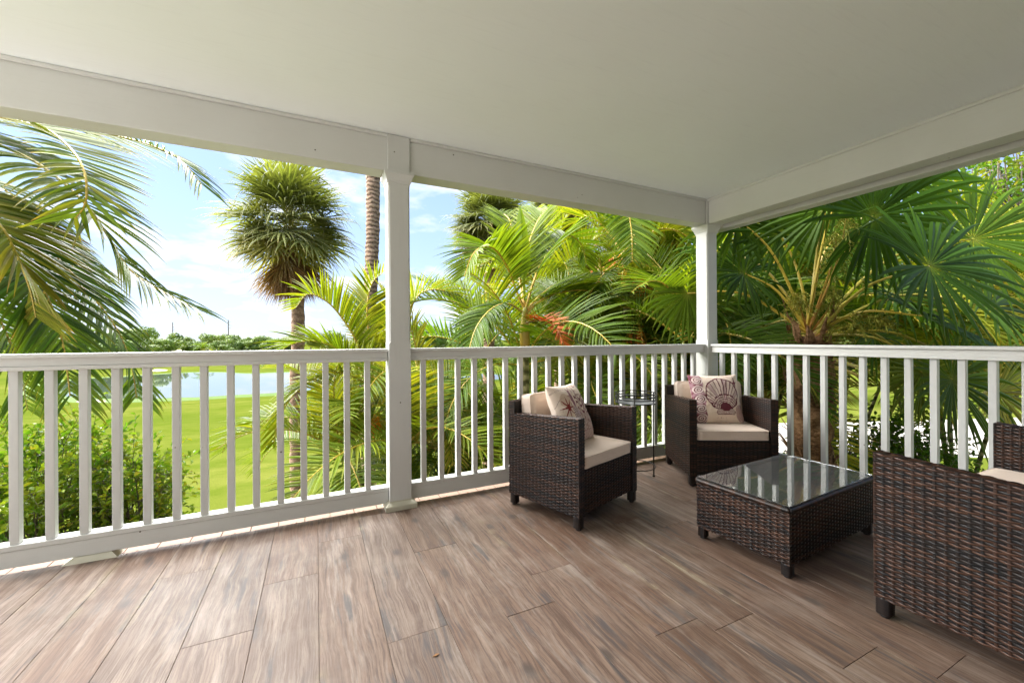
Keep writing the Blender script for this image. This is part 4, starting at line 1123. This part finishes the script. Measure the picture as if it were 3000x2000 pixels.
def feather_palm(label, base, trunk, shaft_pts, fronds, seed, trunk_r=0.05, fruits=(), dead=(), spear=None):
    t = empty('feather_palm', base, 0, label, 'palm tree', 'single-trunked feather palms')
    trunk_tube('trunk', [p - base for p in trunk], [trunk_r * 1.2, trunk_r, trunk_r * 0.95], M['bark_cane'], t, 12, 0.04, seed, 0.05, 0.03)
    P = [p - base for p in shaft_pts]
    mb = MB(); mb.tube(spline(P, 8), [trunk_r * k for k in (1.05, 1.25, 1.3, 1.25, 1.15, 1.0, 0.85, 0.7, 0.5)], 12, True, [(0.6, 0.75 - 0.08 * k, 0) for k in range(9)])
    mb.build('crownshaft', M['shaft'], t, True)
    for i, (pp, ll, n, ag, dr, vl) in enumerate(fronds):
        mb = MB(); rg = random.Random(seed + i)
        feather(mb, [p - base for p in spline([at(*q) for q in pp], 20)], ll, n, 0.040, rg, vlift=vl, droop=dr, age=ag, tipage=0.2, rr=0.017, seg=5, start=0.22, plume=0.12, fwd0=0.3, fwd1=1.1, rage=0.55)
        mb.build('frond', [M['areca'], M['rachis']], t)
    for i, (pp, ll, n) in enumerate(dead):
        mb = MB(); rg = random.Random(seed + 50 + i)
        feather(mb, [p - base for p in spline([at(*q) for q in pp], 14)], ll, n, 0.026, rg, vlift=0.5, droop=0.3, age=0.3, tipage=0.3, rr=0.013, seg=4, start=0.1, plume=0.3, rage=0.85)
        o = mb.build('dead_frond', [M['deadfrond'], M['rachis']], t); o['label'] = 'rust-orange dead frond'
    for i, f in enumerate(fruits):
        mb = MB(); bunch(mb, at(*f) - base, random.Random(seed + 80 + i), 170, 0.017, 0.5, 0.3); o = mb.build('fruit_bunch', [M['fruit'], M['rachis']], t); o['label'] = 'orange fruit bunch'
    if spear:
        mb = MB(); a, b, c = [at(*q) - base for q in spear]
        P = spline([a, b, c], 10)
        prev = None
        for i, p in enumerate(P):
            w = 0.10 * math.sin(math.pi * min(1, 0.12 + i / 10 * 0.9)) ** 0.8 * (1 if i > 2 else 0.25)
            r_ = RT0 * w; f_ = FW * (w * 0.6)
            r = [mb.vert(p - r_ + f_, (0.8, 0.3, 0)), mb.vert(p, (0.5, 0.22, 0)), mb.vert(p + r_ + f_, (0.9, 0.34, 0))]
            if prev: mb.face(prev[0], prev[1], r[1], r[0]); mb.face(prev[1], prev[2], r[2], r[1])
            prev = r
        mb.build('spear_leaf', M['areca'], t)
    return t
D = 5.3
b_ = down(1540, 1100, D)
feather_palm('slender feather palm with a golden crownshaft and one rust-orange dead frond', b_, [b_, at(1540, 1200, D), at(1538, 1022, D)], [at(1538, 1022, D), at(1537, 960, D), at(1538, 900, D)], [
    ([(1536, 905, D), (1512, 850, D), (1490, 790, D - .1), (1455, 735, D - .3), (1420, 722, D - .5), (1385, 745, D - .7), (1360, 810, D - .8)], 0.62, 44, 0.16, 0.5, 0.45),
    ([(1540, 905, D), (1562, 830, D), (1590, 765, D + .1), (1630, 715, D + .3), (1670, 690, D + .5), (1705, 720, D + .7), (1718, 770, D + .8)], 0.66, 44, 0.16, 0.45, 0.45),
    ([(1538, 905, D), (1534, 820, D + .1), (1548, 720, D + .3), (1580, 640, D + .5), (1610, 610, D + .8)], 0.62, 40, 0.22, 0.4, 0.4),
    ([(1536, 905, D), (1520, 800, D + .2), (1505, 700, D + .4), (1490, 640, D + .8), (1460, 620, D + 1.2)], 0.6, 40, 0.25, 0.4, 0.4),
    ([(1542, 915, D), (1605, 868, D + .3), (1690, 850, D + .6), (1750, 860, D + .8), (1800, 895, D + .9)], 0.62, 40, 0.2, 0.6, 0.45),
    ([(1533, 915, D), (1490, 890, D - .1), (1440, 905, D - .3), (1395, 960, D - .5), (1370, 1040, D - .6)], 0.55, 38, 0.10, 0.8, 0.2),
    ([(1545, 905, D), (1590, 860, D + .3), (1640, 830, D + .7), (1700, 850, D + 1.1)], 0.6, 36, 0.15, 0.5, 0.3),
], 300, 0.052, (), [([(1543, 945, D - .1), (1590, 938, D - .5), (1630, 962, D - .8), (1655, 1020, D - .9)], 0.27, 40)], [(1537, 880, D), (1530, 720, D), (1524, 600, D)])
D = 6.5
b_ = down(1838, 1100, D)
feather_palm('feather palm with orange fruit bunches between the slender palm and the corner post', b_, [b_, at(1838, 1050, D), at(1835, 850, D)], [at(1835, 850, D), at(1832, 790, D), at(1826, 740, D)], [
    ([(1825, 750, D), (1815, 690, D), (1822, 630, D - .2), (1838, 615, D - .4), (1850, 680, D - .6), (1852, 760, D - .7)], 0.66, 40, 0.12, 0.6, 0.2),
    ([(1825, 750, D), (1790, 690, D + .2), (1740, 640, D + .3), (1700, 640, D + .4), (1670, 690, D + .5)], 0.66, 40, 0.34, 0.6, 0.35),
    ([(1828, 750, D), (1880, 700, D - .1), (1940, 670, D - .3), (2010, 690, D - .5), (2060, 760, D - .6)], 0.70, 42, 0.40, 0.6, 0.3),
    ([(1830, 760, D), (1880, 770, D - .3), (1930, 800, D - .5), (1960, 860, D - .7)], 0.66, 36, 0.5, 0.7, 0.25),
    ([(1820, 760, D), (1780, 790, D - .3), (1740, 840, D - .5), (1700, 920, D - .7), (1680, 1000, D - .8)], 0.62, 38, 0.05, 0.8, 0.2),
    ([(1826, 750, D), (1828, 680, D + .3), (1800, 600, D + .7), (1770, 570, D + 1.1)], 0.66, 36, 0.3, 0.4, 0.4),
    ([(1826, 750, D), (1870, 670, D + .3), (1920, 600, D + .7), (1980, 590, D + 1.1)], 0.66, 36, 0.3, 0.4, 0.4),
], 340, 0.06, [(1800, 740, D - .2), (1752, 770, D + .1), (1870, 790, D + .2), (1870, 940, D - .4)], [])

# ------------------------------------------------------------------ thatch palm beyond the right railing
def thatch():
    b0 = down(2375, 1000, 4.5); top = at(2372, 985, 4.5)
    t = empty('thatch_palm', b0, 0, 'thatch palm with a shaggy fibrous trunk and big dark fan leaves beyond the right railing', 'palm tree')
    h = top - b0
    trunk_tube('trunk', [V((0, 0, 0)), h * 0.5 + V((0.06, 0, 0)), h], [0.16, 0.17, 0.20], M['bark_fibre'], t, 18, 0.16, 8, 0.05, 0.02)
    rg = random.Random(77); mb = MB()
    for k in range(150):                                    # old leaf bases and fibre
        f = rg.uniform(0.32, 1.02); a = rg.random() * 6.28; p = h * f; r = 0.17 + 0.03 * f
        o_ = V((math.cos(a), math.sin(a), 0)); up_ = 0.10 + 0.24 * max(0, f - 0.82) / 0.2 + rg.random() * 0.08
        q0 = p + o_ * (r - 0.02); q1 = q0 + o_ * rg.uniform(0.02, 0.06) + V((0, 0, up_ * 0.6)); q2 = q1 + o_ * rg.uniform(0.01, 0.09) + V((0, 0, up_ * rg.uniform(0.2, 0.8)))
        tt = (rg.random(), 0.85 + 0.15 * rg.random(), 0); s_ = V((-o_.y, o_.x, 0)); prev = None
        for q, w in ((q0, 0.035), (q1, 0.03), (q2, 0.008)):
            r_ = [mb.vert(q - s_ * w, tt), mb.vert(q + o_ * 0.012, tt), mb.vert(q + s_ * w, tt)]
            if prev: mb.face(prev[0], prev[1], r_[1], r_[0]); mb.face(prev[1], prev[2], r_[2], r_[1])
            prev = r_
    o = mb.build('old_leaf_bases', M['bark_fibre'], t); o['kind'] = 'stuff'
    TOC = -FW
    L = [  # hub px, py, depth, radius, aim of the mid segment in the picture (deg, 0 = right, 90 = up), facing mix, age, droop
        (2285, 685, 4.75, 0.66, 110, (0.9, 0.15), 0.05, 0.35),
        (2558, 632, 3.95, 0.82, 20, (0.95, -0.1), 0.03, 0.35),
        (2723, 779, 3.55, 0.74, -10, (0.75, 0.45), 0.05, 0.55),
        (2701, 925, 3.75, 0.70, -30, (0.35, 0.9), 0.0, 0.9),
        (2790, 1111, 3.8, 0.66, -55, (0.85, 0.35), 0.22, 0.5),
        (2014, 859, 5.0, 0.62, -80, (0.9, 0.35), 0.26, 0.7),
        (2420, 610, 4.5, 0.75, 100, (0.6, -0.5), 0.02, 0.3),
        (2440, 700, 5.1, 0.75, 60, (0.7, 0.3), 0.05, 0.5),
        (2180, 800, 4.8, 0.66, 170, (0.7, 0.5), 0.05, 0.8),
        (2160, 640, 4.8, 0.70, 140, (0.8, 0.1), 0.08, 0.5),
        (2620, 860, 4.6, 0.75, -20, (0.6, 0.6), 0.0, 0.9),
        (2850, 700, 4.4, 0.85, 20, (0.7, 0.3), 0.16, 0.6),
        (2900, 900, 4.3, 0.80, -20, (0.6, 0.6), 0.10, 0.8),
        (2330, 860, 5.2, 0.62, -120, (0.7, 0.5), 0.02, 0.9),
        (2560, 980, 5.0, 0.62, -60, (0.6, 0.6), 0.05, 0.9),
        (2230, 960, 5.0, 0.60, -140, (0.6, 0.6), 0.05, 1.0),
        (2700, 1090, 4.9, 0.60, -90, (0.7, 0.5), 0.5, 0.8),
        (2920, 1150, 4.4, 0.62, -60, (0.7, 0.5), 0.55, 0.7),
        (2480, 520, 4.1, 0.75, 80, (0.7, -0.5), 0.02, 0.3),
        (2640, 520, 4.3, 0.85, 40, (0.8, -0.3), 0.05, 0.3),
        (2120, 740, 5.6, 0.62, -120, (0.8, 0.4), 0.1, 0.9),
    ]
    for i, (hx, hy, d, r, aim, (fc, fu), ag, dr) in enumerate(L):
        mb = MB(); rg = random.Random(600 + i)
        hub = at(hx, hy, d) - b0; xd = RT * math.cos(R(aim)) + UP * math.sin(R(aim)) + FW * rg.uniform(-0.1, 0.2)
        nrm = TOC * fc + V((0, 0, 1)) * fu + RT * rg.uniform(-0.15, 0.15)
        fan(mb, hub, xd, nrm, r * 1.16, 38, 330, rg, dr * 1.4 + 0.3, 0.46, ag, 0.5, 0.20, 0.10, centre_age=0.55, rand=0.10, kinks=0.3)
        root = h + V((rg.uniform(-0.06, 0.06), rg.uniform(-0.06, 0.06), rg.uniform(-0.12, 0.1)))
        mid = root.lerp(hub, 0.5) + V((0, 0, 0.16 * (hub - root).length))
        mb.mi = 1; P = spline([root, mid, hub], 10); mb.tube(P, [0.020 - 0.0012 * k for k in range(11)], 6, True, [(0.5, 0.25 + 0.25 * rg.random(), 0)] * 11); mb.mi = 0
        o = mb.build('fan_leaf', [M['thatch'], M['rachis']], t)
        if ag > 0.45: o['label'] = 'yellowing fan leaf'
    # flower stalks
    for i, (pp) in enumerate([[(2372, 960, 4.45), (2400, 880, 4.35), (2435, 780, 4.2), (2450, 700, 4.15)], [(2365, 970, 4.45), (2345, 900, 4.35), (2335, 860, 4.3)], [(2380, 970, 4.45), (2430, 900, 4.3), (2445, 850, 4.2)],
                              [(2385, 980, 4.4), (2480, 930, 4.2), (2560, 930, 4.05), (2600, 960, 4.0)], [(2385, 985, 4.4), (2460, 960, 4.2), (2520, 960, 4.1)], [(2378, 950, 4.4), (2455, 760, 4.1), (2478, 640, 4.0)]]):
        mb = MB(); rg = random.Random(720 + i)
        P = [p - b0 for p in spline([at(*q) for q in pp], 14)]
        mb.mi = 1; mb.tube(P, [0.013 - 0.0006 * k for k in range(15)], 5, True, [(0.5, 0.82 - 0.02 * k, 0) for k in range(15)]); mb.mi = 0
        for k in range(46):
            p = P[rg.randint(6, 14)]; a = rg.random() * 6.28; ln = rg.uniform(0.08, 0.2)
            o_ = V((math.cos(a), math.sin(a), rg.uniform(-0.4, 0.6))).normalized()
            Q = spline([p, p + o_ * ln * 0.5, p + o_ * ln * 0.8 + GRAV * ln * rg.uniform(0.2, 0.6)], 4)
            mb.tube(Q, 0.0024, 3, False, [(rg.random(), rg.random() * 0.6, 0)] * 5)
            for q in Q[1:]:
                for w in range(3):
                    e = q + V((rg.uniform(-1, 1), rg.uniform(-1, 1), rg.uniform(-1.2, 0.6))) * 0.035
                    mb.tube([q, e], [0.0022, 0.0032], 3, True, [(rg.random(), rg.random(), 0)] * 2)
        mb.build('flower_stalk', [M['bloom'], M['rachis']], t)
thatch()

# ------------------------------------------------------------------ broad-leaved shrubs and trees
def leaf_at(mb, p, d, nrm, ln, w, tt):
    s = d.cross(nrm); s = s.normalized() if s.length > 1e-4 else d.orthogonal().normalized(); u = s.cross(d).normalized() * (w * 0.35)
    a = mb.vert(p, tt); b = mb.vert(p + d * ln * 0.32 - s * w * 0.5 + u, tt); c = mb.vert(p + d * ln * 0.72 - s * w * 0.42 + u, tt)
    e = mb.vert(p + d * ln - u * 0.6, tt); f = mb.vert(p + d * ln * 0.72 + s * w * 0.42 + u, tt); g = mb.vert(p + d * ln * 0.32 + s * w * 0.5 + u, tt)
    mb.face(a, b, c, e); mb.face(a, e, f, g)
def bush(name, label, cat, base, centre, radii, targets, twigs, per, leaf, seed, mat='broad', trunk_r=0.03, group=None, age=0.25, bark='bark_grey', stems=4, shell=0.55):
    rg = random.Random(seed); base = V(base); t = empty(name, base, 0, label, cat, group)
    br, fo = MB(), MB(); c0 = V(centre) - base
    forks = [c0 * rg.uniform(0.35, 0.6) + V((rg.uniform(-0.3, 0.3) * radii[0], rg.uniform(-0.3, 0.3) * radii[1], 0)) for _ in range(stems)]
    for f in forks: br.tube(spline([V((rg.uniform(-0.08, 0.08), rg.uniform(-0.08, 0.08), 0)), f * 0.5 + V((rg.uniform(-0.1, 0.1), rg.uniform(-0.1, 0.1), 0)), f], 6), [trunk_r * (1 - 0.09 * k) for k in range(7)], 7)
    for k in range(targets):
        while True:
            q = V((rg.uniform(-1, 1), rg.uniform(-1, 1), rg.uniform(-1, 1)))
            if shell < q.length < 1: break
        lump = 0.82 + 0.36 * noise.noise(q * 2.2 + V((seed, 0, 0)))
        p = c0 + V((q.x * radii[0], q.y * radii[1], q.z * radii[2])) * lump
        f = min(forks, key=lambda z_: (z_ - p).length + rg.random() * 0.3)
        P = spline([f, f.lerp(p, 0.5) + V((rg.uniform(-1, 1), rg.uniform(-1, 1), rg.uniform(-0.2, 1))) * 0.1 * radii[0], p], 5)
        br.tube(P, [trunk_r * 0.45 * (1 - 0.15 * i) for i in range(6)], 5, False)
        ag = age + rg.uniform(-0.2, 0.2)
        for w in range(twigs):
            d = (q.normalized() * 0.7 + V((rg.uniform(-1, 1), rg.uniform(-1, 1), rg.uniform(-0.6, 1)))).normalized(); ln = leaf * rg.uniform(3.5, 7)
            s = P[rg.randint(3, 5)]
            br.tube([s, s + d * ln], [0.0045, 0.0015], 3, False)
            for i in range(per):
                pp = s + d * ln * (0.15 + 0.85 * (i + rg.random()) / per)
                ld = (d * 0.6 + V((rg.uniform(-1, 1), rg.uniform(-1, 1), rg.uniform(-0.8, 0.8)))).normalized()
                nn = V((rg.uniform(-0.7, 0.7), rg.uniform(-0.7, 0.7), 1)).normalized()
                leaf_at(fo, pp, ld, nn, leaf * rg.uniform(0.7, 1.2), leaf * rg.uniform(0.42, 0.58), (rg.random(), max(0, min(1, ag + rg.uniform(-0.15, 0.15) + (0.6 if rg.random() < 0.02 else 0))), 0))
    br.build('branches', M[bark], t)
    o = fo.build('foliage', M[mat], t); o['kind'] = 'stuff'
    return t
bush('leafy_shrub', 'dense green broad-leaved shrub below the coconut palm at lower left', 'shrub', down(150, 1300, 5.0), at(130, 1430, 5.0), (0.95, 0.8, 0.92), 66, 8, 9, 0.085, 61, age=0.55, shell=0.35, group='broad-leaved shrubs near the balcony')
bush('leafy_shrub', 'smaller green shrub reaching right in front of the lawn at lower left', 'shrub', down(400, 1300, 5.3), at(385, 1430, 5.3), (0.55, 0.6, 0.72), 46, 8, 9, 0.078, 62, age=0.6, shell=0.35, group='broad-leaved shrubs near the balcony')
bush('leafy_shrub', 'light green leafy shrub beyond the right railing, in front of the pale path', 'shrub', down(2560, 1300, 7.2), at(2560, 1330, 7.2), (1.3, 1.1, 0.8), 80, 7, 9, 0.085, 63, age=0.5, group='broad-leaved shrubs near the balcony', trunk_r=0.05)
bush('leafy_shrub', 'low bright shrub behind the sofa arm beyond the right railing', 'shrub', down(2760, 1350, 6.2), at(2760, 1420, 6.2), (0.8, 0.7, 0.6), 50, 7, 9, 0.075, 64, age=0.4, group='broad-leaved shrubs near the balcony')
bush('broadleaf_tree', 'bright broad-leaved tree at the top right under the beam', 'tree', down(3080, 1000, 10.5), at(3020, 520, 10.5), (1.9, 1.9, 1.6), 120, 8, 9, 0.13, 65, age=0.5, trunk_r=0.1, shell=0.4)

# ------------------------------------------------------------------ far shore: trees and poles
def far_crown(seed, w, h, lobes=8, quads=190):
    rg = random.Random(seed); mb = MB()
    for k in range(lobes):
        c = V((rg.uniform(-0.32, 0.32) * w, rg.uniform(-0.32, 0.32) * w, h * rg.uniform(0.22, 0.78))); rx = w * rg.uniform(0.18, 0.3); rz_ = h * rg.uniform(0.14, 0.24)
        lt = rg.uniform(-0.2, 0.2)
        for q in range(quads):
            n_ = V((rg.gauss(0, 1), rg.gauss(0, 1), rg.gauss(0, 1))).normalized()
            p = c + V((n_.x * rx, n_.y * rx, n_.z * rz_)) * rg.uniform(0.75, 1.08)
            s = rg.uniform(0.12, 0.26) * w / 6.0 * 1.3; a = n_.orthogonal().normalized(); b = n_.cross(a)
            an = rg.random() * 6.28; a, b = a * math.cos(an) + b * math.sin(an), b * math.cos(an) - a * math.sin(an)
            m_ = V((rg.uniform(-0.5, 0.5), rg.uniform(-0.5, 0.5), rg.uniform(-0.5, 0.5))) * s
            tt = (rg.random(), max(0, min(1, 0.4 + lt + rg.uniform(-0.25, 0.25))), 0)
            mb.face(mb.vert(p - a * s + m_, tt), mb.vert(p - b * s * 0.7, tt), mb.vert(p + a * s - m_, tt), mb.vert(p + b * s * 0.7, tt))
    return mb.mesh('crown', M['fartree'])
FAR = [far_crown(800 + i, 7.0, 6.0 + 0.5 * (i % 3)) for i in range(5)]
ftm = MB()
for a in (-0.5, 0.2, 0.6):
    ftm.tube(spline([V((0, 0, 0)), V((a * 0.3, a * 0.2, 1.4)), V((a * 2.2, a * 1.2, 3.6))], 5), [0.22, 0.19, 0.15, 0.12, 0.1, 0.06], 6)
FTRUNK = ftm.mesh('trunk', M['bark_grey'])
rg = random.Random(17)
spec = []
for px_, d, s in ((305, 74, 1.0), (352, 68, 0.95), (398, 78, 1.15), (440, 84, 0.95), (478, 96, 1.0), (270, 82, 1.2), (220, 80, 1.1), (330, 100, 1.35), (160, 84, 1.2)): spec.append((px_, d, s, 'leafy tree across the pond at the left'))
x = 200
while x < 1330:
    spec.append((x + rg.uniform(-8, 8), rg.uniform(140, 230), rg.choice((0.8, 0.9, 1.05, 1.2, 1.4)) * rg.uniform(0.9, 1.1), 'distant tree on the far side of the golf course')); x += rg.uniform(18, 30)
for k in range(16): spec.append((-640 + k * 50 + rg.uniform(-9, 9), rg.uniform(110, 190), rg.uniform(0.9, 1.4), 'distant tree behind the coconut palm fronds'))
for px_, d, s in ((545, 128, 0.75), (590, 135, 0.7), (640, 130, 0.8), (692, 128, 0.85), (752, 132, 1.15), (800, 128, 0.95), (840, 135, 0.9)): spec.append((px_, d, s, 'rounded tree in front of the distant tree line'))
for px_, d, s in ((1250, 60, 1.0), (1400, 48, 1.0), (1560, 40, 0.9), (1750, 38, 1.0), (1950, 36, 1.0), (2150, 34, 1.0), (2350, 30, 0.9), (2950, 60, 1.3), (2800, 55, 1.3), (2650, 48, 1.2), (3100, 50, 1.3), (2500, 60, 1.3)): spec.append((px_, d, s, 'background tree behind the palm clumps'))
ORD = ['first', 'second', 'third', 'fourth', 'fifth', 'sixth', 'seventh', 'eighth', 'ninth', 'tenth', 'eleventh', 'twelfth', 'thirteenth', 'fourteenth', 'fifteenth', 'sixteenth', 'seventeenth', 'eighteenth', 'nineteenth', 'twentieth']
TENS = {2: 'twenty', 3: 'thirty', 4: 'forty', 5: 'fifty', 6: 'sixty', 7: 'seventy', 8: 'eighty', 9: 'ninety'}
def ordn(i):
    n = i + 1
    if n <= 20: return ORD[n - 1]
    return TENS[n // 10][:-1] + 'ieth' if n % 10 == 0 else TENS[n // 10] + '-' + ORD[n % 10 - 1]
for kind in dict.fromkeys(s[3] for s in spec):
    for i, (px_, d, s, _) in enumerate(sorted([q for q in spec if q[3] == kind])):
        b0 = down(px_, 1000, d)
        t = empty('broadleaf_tree', b0, rg.random() * 6.28, kind + ', ' + ordn(i) + ' from the left', 'tree', kind.replace('tree', 'trees', 1))
        put('crown', FAR[rg.randrange(5)], t, (0, 0, 0), (0, 0, 0), (s, s, s * rg.uniform(0.9, 1.1)))
        put('trunk', FTRUNK, t, (0, 0, 0), (0, 0, 0), (s, s, s))
# a small coconut palm on the far shore
b0 = down(595, 1000, 92); t = empty('small_palm', b0, 0, 'small lone palm on the far bank, mirrored in the pond', 'palm tree')
mb = MB(); mb.tube(spline([V((0, 0, 0)), V((0.1, 0, 1.2)), V((0, 0, 2.6))], 6), 0.14, 7); mb.build('trunk', M['bark_ring'], t)
crown_of(t, b0, b0 + V((0, 0, 2.5)), V((0, 0, 1)), ARECA, 12, 1.35, random.Random(4))

for i, (px_, top_, d, lab) in enumerate(((380, 953, 230, 'slim far utility pole above the trees at left'), (506, 944, 190, 'grey utility pole with one-sided crossarms, left of the tallest pole'), (669, 937, 165, 'tallest grey utility pole with one-sided crossarms above the far trees'))):
    b0 = down(px_, 1000, d); h = at(px_, top_, d).z - GROUND
    t = empty('utility_pole', b0, 0, lab, 'utility pole', 'utility poles beyond the golf course')
    mb = MB(); mb.tube([(0, 0, 0), (0, 0, h * 0.5), (0, 0, h)], [0.26, 0.22, 0.16], 8); mb.build('pole', M['polewood'], t)
    for k in range(3):
        z = h - 1.1 - 1.15 * k
        mb = MB(); mb.tube([(0, 0, z), (RT0.x * 0.9, RT0.y * 0.9, z + 0.1)], [0.07, 0.055], 6); a = mb.build('crossarm', M['polewood'], t)
        mb = MB(); mb.tube([(RT0.x * 0.85, RT0.y * 0.85, z + 0.1), (RT0.x * 0.95, RT0.y * 0.95, z + 0.3)], 0.06, 6); mb.build('insulator', M['galv'], a)
